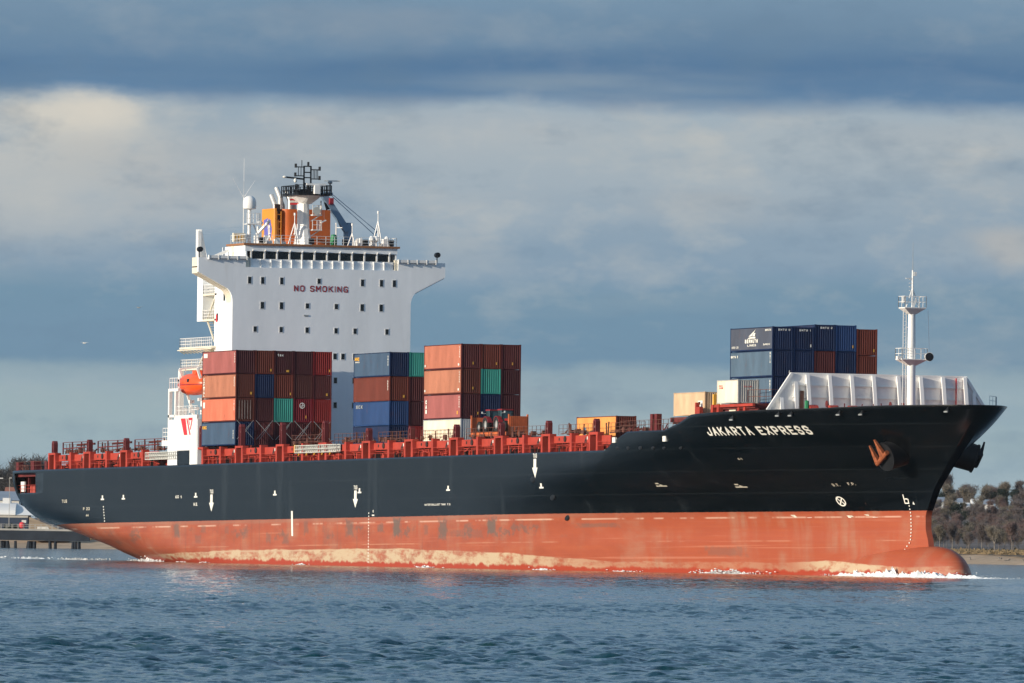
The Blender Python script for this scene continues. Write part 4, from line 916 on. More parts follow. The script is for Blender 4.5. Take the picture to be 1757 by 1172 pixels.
MB().bar((BX+.2,9.15,22.4),(BX+.2,9.15,27.1), .12).build('red_pipe', 'redmark', bwo, org=SHIPORG)
MB().box(BX+.205, BX+.23, -9.35, -8.9, 23.0, 25.4).build('doorway', 'brown', bwo, org=SHIPORG)
fm = MB(); fx = 257.1
fm.lathe([(.02,22.2),(.48,22.2),(.46,29),(.38,34.0),(.02,34.0)], (fx,0,0), 'z', 18)
fore = fm.build('foremast', 'white', ship, smooth=True)
def plat(z, x0, x1, y0, y1, hr):
    p = MB().box(x0, x1, y0, y1, z-.1, z); p.rail([(x1,y0,z),(x1,y1,z),(x0,y1,z),(x0,y0,z),(x1,y0,z)], hr, .75, .042, (1.0,.5)); 
    p.add([(x0,y0,z-.1),(x1,y0,z-.1),(x1,y1,z-.1),(x0,y1,z-.1),(fx-.35,-.35,z-.75),(fx+.35,-.35,z-.75),(fx+.35,.35,z-.75),(fx-.35,.35,z-.75)], [(0,1,5,4),(1,2,6,5),(2,3,7,6),(3,0,4,7)])
    return p.build('mast_platform', 'white', fore, org=SHIPORG)
plat(28.85, fx-.9, fx+.9, -1.5, 1.5, 1.15); plat(34.45, fx-.9, fx+.9, -1.2, 1.3, 1.2)
tm = MB(); tm.tube((fx,.05,34.0),(fx,.05,38.5), .13, .09, n=8)
for y in (-.7,.8): tm.tube((fx,y,34.4),(fx,.05,36.6), .06)
for z in (36.3,36.7,37.1,37.5): tm.bar((fx,-.35,z),(fx,.05,z-.1), .08)
tm.bar((fx,-.75,37.6),(fx,.1,37.6), .11); tm.cbox(fx,.3,38.1,.3,.3,.45); tm.bar((fx,-.95,34.9),(fx,-.95,35.6), .3); tm.bar((fx,.1,34.5),(fx,.5,35.4), .25)
tm.build('topmast', 'white', fore, org=SHIPORG)
MB().tube((fx,.05,38.5),(fx,.05,41.6), .035, .015).build('whip_antenna', 'grey', fore, org=SHIPORG)
ld = MB()
for y in (-.95,-.62): ld.bar((fx-.1,y,22.2),(fx-.1,y,34.3), .07)
for z in np.arange(22.5,34.2,.4): ld.bar((fx-.1,-.95,z),(fx-.1,-.62,z), .05)
for z in (24.5,27,30,32.3): ld.bar((fx-.1,-.62,z),(fx-.1,-.4,z), .08)
ld.build('mast_ladder', 'white', fore, org=SHIPORG)
hn = MB().tube((fx+.2,1.75,29.15),(fx+1.1,1.65,29.1), .34, .50, n=14); hn.build('horn', 'white', fore, org=SHIPORG, smooth=True)
MB().tube((fx+1.102,1.65,29.1),(fx+1.13,1.647,29.1), .46, n=14).build('horn_mouth', 'black', fore, org=SHIPORG)
MB().cbox(fx+.4,-1.7,28.95,.5,.4,.35).build('deck_light', 'white', fore, org=SHIPORG)
MB().tube((fx,1.9,34.2),(fx,2.1,29.9), .02, n=4).build('signal_wire', 'white', fore, org=SHIPORG)
# mooring winches and clutter on the forecastle
w_ = MB()
for y in (-9.2,-6.8,-4.5,-1.5,.3,2.6): 
    w_.tube((251.5,y-.5,23.2),(251.5,y+.5,23.2), .6, n=10); w_.cbox(251.5,y,22.6,.9,.9,.9)
w_.build('mooring_winch', 'deckred', ship)
w_ = MB()
for k in range(24): x = random.uniform(249.5,256); y = random.uniform(-10,6); w_.bar((x,y,22.9),(x+random.uniform(-.4,.4),y+random.uniform(-.5,.5),23.2+random.random()*.9), .09)
for y in (-8,-.5,1.0): w_.tube((252.5,y,23.9),(252.5,y+.06,23.9), .38, n=10); 
w_.build('windlass_gear', 'post', ship)
MB().lathe([(.02,24.3),(.25,24.2),(.28,23.2),(.25,22.3)], (251.5,-9.9,0), 'z', 8).build('green_canister', 'green', ship)
MB().rail([(276.2,1.0,23.45),(273.5,2.9,23.45),(270.5,4.3,23.45)], 1.1, 1.6, .035).build('bow_railing', 'craneblue', ship)
# red pedestals and rails under the forward boxes
pd = MB()
for x, y in ((233.2,-13.7),(234.9,-13.7),(239.9,-13.3),(241.6,-13.3),(243.2,-12.6),(246.2,-11.6)):
    pd = MB(); pd.add([(x-.3,y,22),(x+.3,y,22),(x+.6,y,24.02),(x,y,24.02),(x-.3,y+.5,22),(x+.3,y+.5,22),(x+.6,y+.5,24.02),(x,y+.5,24.02)], [(0,1,2,3),(7,6,5,4),(0,4,5,1),(1,5,6,2),(2,6,7,3),(3,7,4,0)])
    pd.build('cargo_pedestal', 'deckred', ship)
MB().box(233, 245, -13.6, -13.3, 23.7, 24.0).build('cargo_girder', 'deckred', ship)
MB().rail([(241.2,-12.6,24.03),(246.4,-11.9,24.03)], 1.5, 1.2, .045, (1,.5)).rail([(246.4,-11.9,24.03),(246.4,-9,24.03)], 1.5, 1.2, .045, (1,.5)).build('walkway_railing', 'brown', ship)
MB().box(236.5, 238.4, -12.9, -12.8, 22.3, 23.9).box(232.6,233.0,-12.4,-12.0,22.9,24.9).build('pump_box', 'cream', ship)
MB().bar((232.5,-13.0,23),(232.5,-13,25.2), .35).bar((232.9,-12.6,23),(232.2,-12.6,25.3), .2).build('yellow_ladder', 'yellow', ship)
# ------------------------------------------------------------------ containers
CPAINT = {}
def cpaint(key, c, rust=.30):
    if key not in CPAINT: CPAINT[key] = mat('container_paint_' + key, c, .6, .13, .55, (1,1,.35), spec=.18, rust=rust, rustc=(.11,.045,.03))
    return CPAINT[key]
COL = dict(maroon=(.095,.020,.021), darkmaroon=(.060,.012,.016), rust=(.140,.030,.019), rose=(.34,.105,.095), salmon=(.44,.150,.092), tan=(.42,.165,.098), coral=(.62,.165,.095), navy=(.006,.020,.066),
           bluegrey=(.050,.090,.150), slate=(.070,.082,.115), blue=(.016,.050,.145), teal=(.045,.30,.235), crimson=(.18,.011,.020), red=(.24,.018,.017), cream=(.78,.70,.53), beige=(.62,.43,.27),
           rustshade=(.105,.026,.018), brown=(.075,.020,.018), amber=(.74,.31,.085), greywhite=(.52,.50,.46), paleblue=(.080,.130,.185), silver=(.42,.44,.45))
FRONT = dict(salmon='maroon', tan='rustshade', coral='rustshade', rose='darkmaroon', bluegrey='navy', paleblue='navy', slate='navy', amber='rust')     # shade on end walls and frames put into the paint as darker colours
_cm = {}
def corr(length, period, depth):
    n = max(2, round(length/period)); p = length/n; pts = []
    for i in range(n):
        for t, d in ((0,0),(.28,0),(.5,1),(.78,1)): pts.append((i*p+t*p, -d*depth))
    pts.append((length, 0)); return pts
def container_meshes(L, H):
    if (L, H) in _cm: return _cm[(L, H)]
    W2 = 1.219; hl = L/2; fr = MB()
    for x in (-hl, hl-.16):
        for y in (-W2, W2-.16): fr.box(x, x+.16, y, y+.16, .16, H-.12)
        fr.box(x+.04, x+.12, -W2+.161, W2-.161, .03, .16); fr.box(x+.04, x+.12, -W2+.161, W2-.161, H-.14, H-.03)
        for y in (-W2, W2-.18):
            for z in (0, H-.119): fr.box(x-.003 if x < 0 else x-.02, x+.18 if x < 0 else x+.163, y-.003 if y < 0 else y, y+.18 if y < 0 else y+.183, z, z+.159 if z == 0 else z+.119)
    for y in (-W2+.02, W2-.10): fr.box(-hl+.2, hl-.2, y, y+.08, .02, .16); fr.box(-hl+.2, hl-.2, y, y+.08, H-.10, H-.03)
    def sheet(kind, s):
        q = MB(); vs = []; z0, z1 = .161, H-.121
        if kind == 'side':
            for t, d in corr(L-.325, .278, .036): x = -hl+.162+t; y = s*(W2-.012+d); vs += [(x,y,z0),(x,y,z1)]
        else:
            for t, d in corr(2.112, .264, .05): y = -1.056+t; x = s*(hl-.03+d); vs += [(x,y,z0),(x,y,z1)]
        q.add(vs, [(2*i,2*i+2,2*i+3,2*i+1) for i in range(len(vs)//2-1)]); return q
    d = MB().box(-hl+.02, -hl+.06, -1.055, 1.055, .162, H-.141)
    for y in (-.8,-.3,.3,.8): d.tube((-hl+.0,y,.2),(-hl+.0,y,H-.15), .025, n=5)
    _cm[(L, H)] = dict(frame=fr.mesh('frame'), side_l=sheet('side',-1).mesh('side_wall', fix=False), side_r=sheet('side',1).mesh('side_wall', fix=False), end=sheet('end',1).mesh('end_wall', fix=False), door=d.mesh('door'),
                       roof=MB().box(-hl+.17, hl-.17, -W2+.1, W2-.1, H-.06, H-.035).mesh('roof'))
    for m in _cm[(L, H)].values(): m.materials.append(None)
    return _cm[(L, H)]
def container(xf, ys, ztop, L, H, key, label, group, rust=.3, frontkey=None, name='shipping_container'):
    """xf: front face, ys: starboard side, ztop: top (ship frame)"""
    org = (xf - L/2, ys + 1.219, ztop - H)
    t = thing(name, org, label, 'container', group)
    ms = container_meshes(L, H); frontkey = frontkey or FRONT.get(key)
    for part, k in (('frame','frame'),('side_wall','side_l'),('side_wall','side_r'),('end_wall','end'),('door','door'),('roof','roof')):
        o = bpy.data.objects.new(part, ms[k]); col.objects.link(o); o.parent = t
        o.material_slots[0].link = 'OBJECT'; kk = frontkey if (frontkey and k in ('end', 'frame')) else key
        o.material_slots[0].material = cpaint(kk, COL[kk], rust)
        ORG[o.name] = org
    return t
def side_text(t, L, s, x, z, w, h, m='marking', bold=.03, vert=False, name='lettering'):
    mb = MB()
    if vert:
        n = len(s)
        for i, ch in enumerate(s):
            if ch != ' ': text_on(mb, ch, lambda u, v, i=i: (-L/2+x+u*w, -1.245, z-(i+1)*h*1.25+v*h), bold)
    else: text_on(mb, s, lambda u, v: (-L/2+x+u*w, -1.245, z+v*h), bold)
    mb.build(name, m, t, org=(0,0,0), fix=False)
def side_patch(t, L, x, z, w, h, m='marking', name='logo_patch'):
    MB().box(-L/2+x, -L/2+x+w, -1.245, -1.225, z, z+h).build(name, m, t, org=(0,0,0))
def front_text(t, L, s, y, z, w, h, m='marking', bold=.04):
    mb = MB(); text_on(mb, s, lambda u, v: (L/2+.015, y+u*w, z+v*h), bold); mb.build('lettering', m, t, org=(0,0,0), fix=False)
def front_tag(t, L, y, z, w=.14, h=.3, m='yellow'): MB().box(L/2+.005, L/2+.02, y, y+w, z, z+h).build('placard', m, t, org=(0,0,0))
L40, L20, HC, ST, PITCH = 12.192, 6.058, 2.896, 2.591, 2.497
tier_w = {0: 'top', 1: 'second', 2: 'third', 3: 'bottom'}
def stack(x, y, z, rows, gname, labels, H=HC):
    out = {}
    for (t, c), (key, lab) in labels.items():
        hh = rows[t]; zt = z - sum(rows[:t]) - .006*t
        out[(t, c)] = container(x, y + c*PITCH, zt, L40, hh, key, lab, gname, .55 if (t, c) == (2, 0) and 'coral' in key else .3)
    return out
# stack in front of the bridge
A = "the stack before the white bridge"
aft = {(0,0):('rose','faded rose red container, top near corner of '+A), (0,1):('rust','rust red container, top tier of '+A+', second from the side'), (0,2):('darkmaroon','dark maroon container lettered tex, top tier of '+A),
       (0,3):('darkmaroon','plain dark maroon container right of the tex box, top tier before the bridge'), (0,4):('red','brighter red container at the far top corner of '+A),
       (1,0):('tan','tan orange container with small vertical lettering, second tier of '+A), (1,1):('navy','navy blue container amid brown ones, second tier of '+A), (1,2):('rust','rust brown container directly above the teal one in '+A),
       (1,3):('brown','dark brown container directly above the crimson one with a round emblem'), (1,4):('maroon','maroon container at the far end of the second tier before the bridge'),
       (2,0):('coral','bright coral orange container with rust streaked front in '+A), (2,1):('darkmaroon','dark maroon container between the rust streaked and the teal ones, third tier'), (2,2):('teal','teal green container in the third tier of '+A),
       (2,3):('crimson','crimson container with a white round emblem on its front'), (2,4):('red','scarlet container beside the one with the round emblem, far end of the third tier'),
       (3,0):('bluegrey','blue grey container with an orange logo, bottom corner before the bridge'), (3,1):('maroon','maroon container at the bottom, behind lashing rods, next to the blue grey one'), (3,2):('darkmaroon','dark maroon container directly below the teal one, bottom tier'),
       (3,3):('maroon','maroon container at the bottom, directly below the round emblem one'), (3,4):('rust','rust red container at the far end of the bottom tier before the bridge')}
SA = stack(85.6, -16.1, 33.08, [HC]*4, 'containers stacked in front of the bridge', aft)
side_patch(SA[0,0], L40, .6, 2.1, 1.3, .5); side_text(SA[0,0], L40, 'CAXU', 11.6, 2.6, .22, .25, vert=True)
side_text(SA[1,0], L40, 'CAPITAL', .5, 2.55, .55, .26, vert=True); side_text(SA[1,0], L40, 'GESU', 11.6, 2.6, .22, .25, vert=True)
side_patch(SA[2,0], L40, .5, 1.75, .7, .7); side_text(SA[2,0], L40, 'TRLU', 11.6, 2.6, .22, .25, vert=True)
side_text(SA[3,0], L40, 'HMC', .4, 2.05, 1.5, .42, 'yellow', .06); side_text(SA[3,0], L40, 'HMCU', 11.4, 1.9, .22, .22, vert=True)
front_text(SA[0,2], L40, 'tex', -.85, 2.2, .75, .32)
front_tag(SA[0,1], L40, .7, .35, .2, .3); front_tag(SA[0,2], L40, .3, .3, .35, .25); front_tag(SA[0,4], L40, .85, .4); front_tag(SA[1,0], L40, .65, .4, .22, .3)
front_tag(SA[1,2], L40, .8, .4); front_tag(SA[1,4], L40, .5, .4, .2, .3); front_tag(SA[2,3], L40, .35, .5, .12, .35)
rg_ = MB()
for k in range(16):
    a, b = 2*math.pi*k/16, 2*math.pi*(k+1)/16
    rg_.add([(L40/2+.015, -.1+r*math.cos(q), 2.05+r*math.sin(q)) for q, r in ((a,.36),(b,.36),(b,.27),(a,.27))], [(0,1,2,3)])
rg_.add([(L40/2+.015, y, z) for y, z in ((-.35,1.95),(.15,2.02),(.15,2.1),(-.35,2.03))], [(0,1,2,3)]); rg_.add([(L40/2+.015, y, z) for y, z in ((-.2,1.8),(-.1,1.8),(.05,2.3),(-.05,2.3))], [(0,1,2,3)])
rg_.build('round_emblem', 'marking', SA[2,3], org=(0,0,0), fix=False)
M['streak'] = mat('rust_streak', (.30,.24,.21), .8, .5, 3, (1,6,.5))
sk = MB()
for k in range(5): sk.box(L40/2-.005, L40/2+.012, -.78+k*.36, -.70+k*.36, .3, 2.6)
sk.build('peeling_streak', 'streak', SA[2,0], org=(0,0,0))
SA[0,-1] = None; del SA[0,-1]
# near-column fronts are darker than the sides: shade painted in by the FRONT colours
# lashing rods on the fronts of the bottom tier
lr = MB()
for c in range(5):
    y0 = -16.1 + c*PITCH
    for a, b in ((.1,2.3),(2.3,.1)): lr.tube((85.95,y0+a,22.2),(85.75,y0+b,24.55), .03, n=4)
    lr.tube((86.0,y0+.5,22.2),(85.8,y0+1.9,24.0), .025, n=4)
lr.build('lashing_rod', 'grey', ship)
# inboard stack forward of the bridge
B = "the blue and brown mid deck stack"
blu = {(0,0):('bluegrey','blue grey container with a yellow logo, atop '+B), (0,1):('teal','teal green container, top tier of '+B), (1,0):('rust','rust brown container below the blue grey one with the yellow logo'),
       (1,1):('maroon','maroon container directly below the teal one in '+B), (2,0):('blue','blue container in the third tier of '+B), (2,1):('darkmaroon','dark maroon container third down under the teal one, beside the blue one'),
       (3,0):('navy','navy blue container at the bottom near corner of '+B), (3,1):('red','red container in the bottom row under the dark maroon one, partly behind rails')}
SB = stack(129.2, -12.5, 32.0, [HC, HC, HC, ST-.02], 'containers stacked half way along the deck', blu) if False else None
SB = {}
for (t, c), (key, lab) in blu.items():
    hs = [HC, HC, HC, ST]; SB[t, c] = container(129.2, -12.5 + c*PITCH, 32.02 - sum(hs[:t]) - .006*t, L40, hs[t], key, lab, 'containers stacked half way along the deck')
side_text(SB[0,0], L40, 'HMC', .4, 2.0, 1.5, .42, 'yellow', .06); side_text(SB[0,0], L40, 'HMCU', .6, 1.75, 1.4, .16); side_text(SB[2,0], L40, 'SCX', 1.0, 2.1, 2.2, .4, 'paleblue' if 'paleblue' in M else 'grey', .05)
side_text(SB[0,0], L40, 'HMCU', 11.55, 2.5, .24, .25, vert=True); side_text(SB[1,0], L40, 'GESU', 11.55, 2.5, .24, .25, vert=True); front_tag(SB[1,0], L40, .5, .4, .2, .3)
# salmon stack
Cc = "the stack behind the tractors"
mid = {(0,0):('salmon','salmon orange container, top near corner of '+Cc), (0,1):('rust','rust red container in the middle of the top tier of '+Cc), (0,2):('maroon','maroon container at the far top corner of '+Cc),
       (1,0):('tan','paler salmon container with rust scuffs, directly below the topmost salmon one'), (1,1):('teal','teal green container in the middle of '+Cc), (1,2):('darkmaroon','dark maroon container right of the teal one in '+Cc),
       (2,0):('rose','rose red container with vertical white lettering, third tier behind the tractors'), (2,1):('navy','navy blue container right behind the tractor cabs'), (2,2):('darkmaroon','dark maroon container right of the navy one, behind the tractor cabs')}
SM = {}
for (t, c), (key, lab) in mid.items():
    SM[t, c] = container(158.65, -14.7 + c*PITCH, 32.33 - HC*t - .006*t, L40, HC, key, lab, 'containers stacked behind the tractors')
SM[3,0] = container(158.65, -14.7, 32.33 - 3*HC - .024, L40, ST, 'cream', 'cream white refrigerated container with a grey front under the rose red one', 'containers stacked behind the tractors', .12, 'silver')
for k, key in ((1,'maroon'),(2,'rust')): SM[3,k] = container(158.65, -14.7+k*PITCH, 32.33 - 3*HC - .024, L40, ST, key, ('maroon container low behind the left tractor' if k == 1 else 'rust red container low behind the right tractor'), 'containers stacked behind the tractors')
side_text(SM[2,0], L40, 'CAI', .7, 2.4, .5, .45, vert=True, bold=.08)
for k in (0,1,2): side_text(SM[k,0], L40, 'CAXU6', 11.6, 2.65, .22, .22, vert=True)
side_patch(SM[2,0], L40, 11.0, .5, .3, .4, 'yellow')
for k in (0,1): side_patch(SM[k,0], L40, .3, .35, .3, .25); side_patch(SM[k,0], L40, 11.2, .35, .4, .25)
for (t, c), y in (((0,0),.2),((0,1),.6),((0,2),.1),((1,0),.2),((2,0),.85)): front_tag(SM[t,c], L40, y, .5, .12, .3)
# forward stack
D = "the navy bow stack"
fwd = [  # (tier, column, top z, height, paint, label)
    (0,0,32.47,ST,'slate','slate container with a white sail emblem on its side, atop '+D), (0,1,32.45,ST,'navy','lower navy container with white letters, top tier, beside the one with the sail emblem'),
    (0,2,32.78,HC,'navy','taller navy container with white letters, top tier, in the middle of '+D), (0,3,32.76,HC,'blue','plain blue container beside the rust red one, top tier of the bow stack'),
    (0,4,32.38,HC,'rust','rust red container at the far top corner of '+D),
    (1,0,29.87,HC,'paleblue','pale blue grey container directly below the one with the sail emblem'), (1,1,29.85,HC,'navy','navy container of the second tier beside the pale blue grey one, '+'bow stack'),
    (1,2,29.87,HC,'maroon','maroon red container between navy ones, second tier of '+D), (1,3,29.85,HC,'navy','navy container between the maroon and the rust red ones, second tier of the bow stack'), (1,4,29.47,HC,'rust','rust red container below another rust red one, far end of the bow stack'),
    (2,0,26.96,HC,'paleblue','light blue container at the bottom of the bow stack behind the cream box'), (2,1,26.94,HC,'navy','navy container at the bottom of the bow stack, beside the light blue one'),
    (2,2,26.96,HC,'greywhite','grey white container low in the bow stack just above the slope of the breakwater'), (2,3,26.94,HC,'navy','navy container low behind the breakwater, under the bow stack, fourth across'), (2,4,26.56,ST,'rust','rust red container lowest at the far end of the bow stack')]
SF = {}
for t, c, zt, hh, key, lab in fwd: SF[t, c] = container(244.55, -11.15 + c*PITCH, zt, L40, hh, key, lab, 'containers stacked behind the breakwater')
side_text(SF[0,0], L40, 'BERNUTH', 4.3, .86, 3.7, .42, bold=.06); side_text(SF[0,0], L40, 'LINES', 5.0, .5, 2.5, .22, bold=.03)
sl_ = MB(); X0 = -L40/2
for p in ([(5.0,1.35),(7.3,1.35),(7.3,1.55),(5.6,1.5)], [(5.3,1.58),(6.2,1.6),(7.4,2.35),(6.4,1.98)], [(6.35,1.6),(7.15,1.6),(7.3,1.95),(6.9,1.98)]):
    sl_.add([(X0+x, -1.245, z) for x, z in p], [(0,1,2,3)])
sl_.build('sail_emblem', 'marking', SF[0,0], org=(0,0,0), fix=False)
side_text(SF[0,0], L40, '45G1 20', .5, .35, 1.9, .22); side_text(SF[0,0], L40, 'BNTU 04', 10.1, 2.1, 1.7, .22, bold=.06); side_text(SF[0,0], L40, 'bernuth', 9.6, .55, 1.9, .2); side_text(SF[1,0], L40, 'BNTU 2', .3, 2.2, 2.0, .25, bold=.06)
side_text(SF[1,0], L40, 'BNTU', 11.5, 2.75, .24, .25, vert=True)
side_text(SF[2,0], L40, 'BNTU', 11.5, 2.6, .24, .25, vert=True)
for c in (1, 2): front_text(SF[0,c-1], L40, 'BNTU 0', -.55, 2.12, 1.4, .22) if c == 1 else front_text(SF[0,1], L40, 'BNTU 1', -.55, 2.12, 1.4, .22)
front_text(SF[0,2], L40, 'BNTU 2', -.55, 2.42, 1.4, .22)
for k in ((0,3),(0,4),(0,1),(1,0)): front_tag(SF[k], L40, .75, .4, .12, .3, 'yellow' if k[1] > 2 else 'marking')
# singles
t = container(203.24, -13.0, 23.31, L40, ST, 'amber', 'amber orange container standing alone on the deck, left of the raised bow', 'single containers on the foredeck', .25)
side_patch(t, L40, 2.4, .5, .6, .9, 'craneblue')
t = container(231.1, -13.62, 25.52, 9.125, ST, 'beige', 'pinkish beige container with a black and white placard, at the step of the bow bulwark', 'single containers on the foredeck', .2)
side_patch(t, 9.125, 7.2, .6, 1.4, 1.0); side_patch(t, 9.125, 7.35, 1.15, .6, .32, 'black'); 
MB().box(-9.125/2+7.4, -9.125/2+8.4, -1.252, -1.246, .72, .95).build('logo_patch', 'black', t, org=(0,0,0))
t = container(240.74, -13.62, 26.68, L20, ST, 'cream', 'short cream white container with red lettering, raised on red pedestals', 'single containers on the foredeck', .12, 'greywhite')
side_text(t, L20, 'ECU', .6, 1.85, 1.0, .18, 'redmark'); side_text(t, L20, 'LINE', .7, 1.62, 1.1, .18, 'redmark'); front_text(t, L20, 'ECU-LINE', -.5, 1.75, .9, .16, 'redmark')

# ------------------------------------------------------------------ flat rack and tractors
fo = (168.45, -13.65, 21.47)
fr_ = thing('flat_rack', fo, 'orange flat rack with two end walls carrying a pair of tractors', 'flat rack')
hl = 6.096
MB().box(-hl, hl, -1.219, 1.219, .0, .42).build('deck_frame', 'flatrack', fr_, org=(0,0,0))
for s in (-1, 1):
    e = MB(); xa, xb = sorted((s*hl, s*(hl-.12))); e.box(xa, xb, -1.06, 1.06, .421, 2.2)
    for k in range(9): y = -.95+k*.237; e.box(xb if s > 0 else xa-.03, xb+.03 if s > 0 else xa, y-.05, y+.05, .5, 2.15)
    o = e.build('end_wall', 'flatrack', fr_, org=(0,0,0))
    for y in (-1.219, 1.061): xa, xb = sorted((s*hl, s*(hl-.22))); MB().box(xa, xb, y, y+.158, .421, 2.42).build('corner_post', 'flatrack', o, org=(0,0,0))
def tractor(x, face, label):
    t = thing('tractor', (x, -13.65, 21.895), label, 'tractor', 'tractors on the flat rack')
    f = face
    def wheel(px, y, r, w):
        q = MB(); q.lathe([(r*.62,-w/2),(r*.95,-w/2),(r,-w*.3),(r,w*.3),(r*.95,w/2),(r*.62,w/2)], (px,y,r), 'y', 22)
        for k in range(18):
            a = 2*math.pi*k/18; q.cbox(px+(r+.01)*math.cos(a), y, r+(r+.01)*math.sin(a), .07, w*.9, .07)
        o = q.build('wheel', 'rubber', t, org=(0,0,0), smooth=True)
        s = -1 if y < 0 else 1
        d = MB().lathe([(.01,-w*.15),(r*.25,-w*.15),(r*.32,w*.05),(r*.58,w*.12),(r*.62,w*.35)] if s > 0 else [(.01,w*.15),(r*.25,w*.15),(r*.32,-w*.05),(r*.58,-w*.12),(r*.62,-w*.35)], (px,y,r), 'y', 18)
        d.build('rim', 'rim', o, org=(0,0,0), smooth=True)
    for s in (-1, 1): wheel(-f*.55, s*.86, .88, .55); wheel(f*1.75, s*.82, .62, .42)
    b = MB(); z = lambda *a: a
    xs_ = sorted((f*.15, f*2.3)); b.box(xs_[0], xs_[1], -.36, .36, .85, 1.55)
    xa, xb = (f*1.9, f*2.45); b.box(min(xa,xb), max(xa,xb), -.33, .33, .8, 1.42)
    b.box(min(-f*1.0,f*.16), max(-f*1.0,f*.16), -.4, .4, .6, 1.3)
    for s in (-1, 1):
        pts = [(-.55*f+.98*math.cos(a), .88+.98*math.sin(a)) for a in np.linspace(R(15),R(165),9)] + [(-.55*f+.90*math.cos(a), .88+.90*math.sin(a)) for a in np.linspace(R(165),R(15),9)]
        b.prism(pts, 1, s*.86-.27, s*.86+.27)
    b.build('body', 'tractor', t, org=(0,0,0))
    c = MB(); x0, x1 = sorted((-f*1.05, f*.25))
    c.add([(x0+.1,-.62,1.3),(x1,-.62,1.3),(x1,.62,1.3),(x0+.1,.62,1.3),(x0,-.66,2.5),(x1-.08,-.66,2.5),(x1-.08,.66,2.5),(x0,.66,2.5)], [(0,3,2,1),(4,5,6,7),(0,1,5,4),(1,2,6,5),(2,3,7,6),(3,0,4,7)])
    cab = c.build('cab', 'cabglass', t, org=(0,0,0))
    p = MB()
    for xx in (x0+.03, (x0+x1)/2-.1, x1-.03):
        for s in (-1, 1): p.bar((xx,s*.655,1.3),(xx,s*.675,2.5), .07)
    p.build('cab_pillar', 'black', cab, org=(0,0,0))
    MB().box(x0-.08, x1+.05, -.72, .72, 2.5, 2.66).build('cab_roof', 'tractor', cab, org=(0,0,0))
    MB().tube((f*.9,.28,1.55),(f*.9,.28,2.3), .05).build('exhaust', 'black', t, org=(0,0,0))
    MB().cbox(f*1.3,-.75,2.3,.4,.06,.22).bar((f*1.3,-.75,2.2),(f*.2,-.7,2.2), .03).build('mirror', 'grey', t, org=(0,0,0))
    MB().box(min(f*.35,f*.75), max(f*.35,f*.75), -.7,-.4,.55,1.0).build('tank', 'black', t, org=(0,0,0))
    wt = MB(); xx = f*2.46; wt.box(min(xx,xx+f*.25), max(xx,xx+f*.25), -.3, .3, .55, .95); wt.build('front_weight', 'black', t, org=(0,0,0))
tractor(166.15, -1, 'dark cabbed red tractor on the left of the flat rack, its nose towards the stern')
tractor(170.75, 1, 'dark cabbed red tractor on the right of the flat rack, its nose towards the bow')

# ------------------------------------------------------------------ lifeboat
lo = (65.0, -14.0, 27.9)
lb = thing('lifeboat', lo, 'bright orange enclosed lifeboat hanging beside the white bridge block', 'lifeboat')
q = MB(); nx, nt_ = 22, 20; vs = []
for i in range(nx+1):
    u = -1 + 2*i/nx; k = max(.02, (1-abs(u)**2.6))**.55
    for j in range(nt_):
        a = 2*math.pi*j/nt_; y = math.cos(a); z = math.sin(a)
        zz = (1.35*z if z > 0 else 1.35*z)*k
        vs.append((4.4*u, 1.5*k*math.copysign(abs(y)**.8, y), 1.38+zz))
q.add(vs, [(i*nt_+j, (i+1)*nt_+j, (i+1)*nt_+(j+1) % nt_, i*nt_+(j+1) % nt_) for i in range(nx) for j in range(nt_)])
q.build('boat_hull', 'lifeboat', lb, org=(0,0,0), smooth=True)
q = MB(); prev = None
for i in range(nx+1):
    u = -1 + 2*i/nx; k = max(.02, (1-abs(u)**2.6))**.55
    for s in (-1, 1): pass
    p = (4.4*u, -1.53*k, 1.30)
    if prev: q.tube(prev, p, .07, n=5)
    prev = p
q.build('fender_line', 'textred', lb, org=(0,0,0))
MB().box(.6, 2.0, -.6, .6, 2.6, 3.05).build('steering_cupola', 'lifeboat', lb, org=(0,0,0))
MB().box(-2.6,-2.0,-1.42,-1.30,1.6,2.0).box(1.0,1.6,-1.48,-1.36,1.6,2.0).build('boat_window', 'glass', lb, org=(0,0,0))

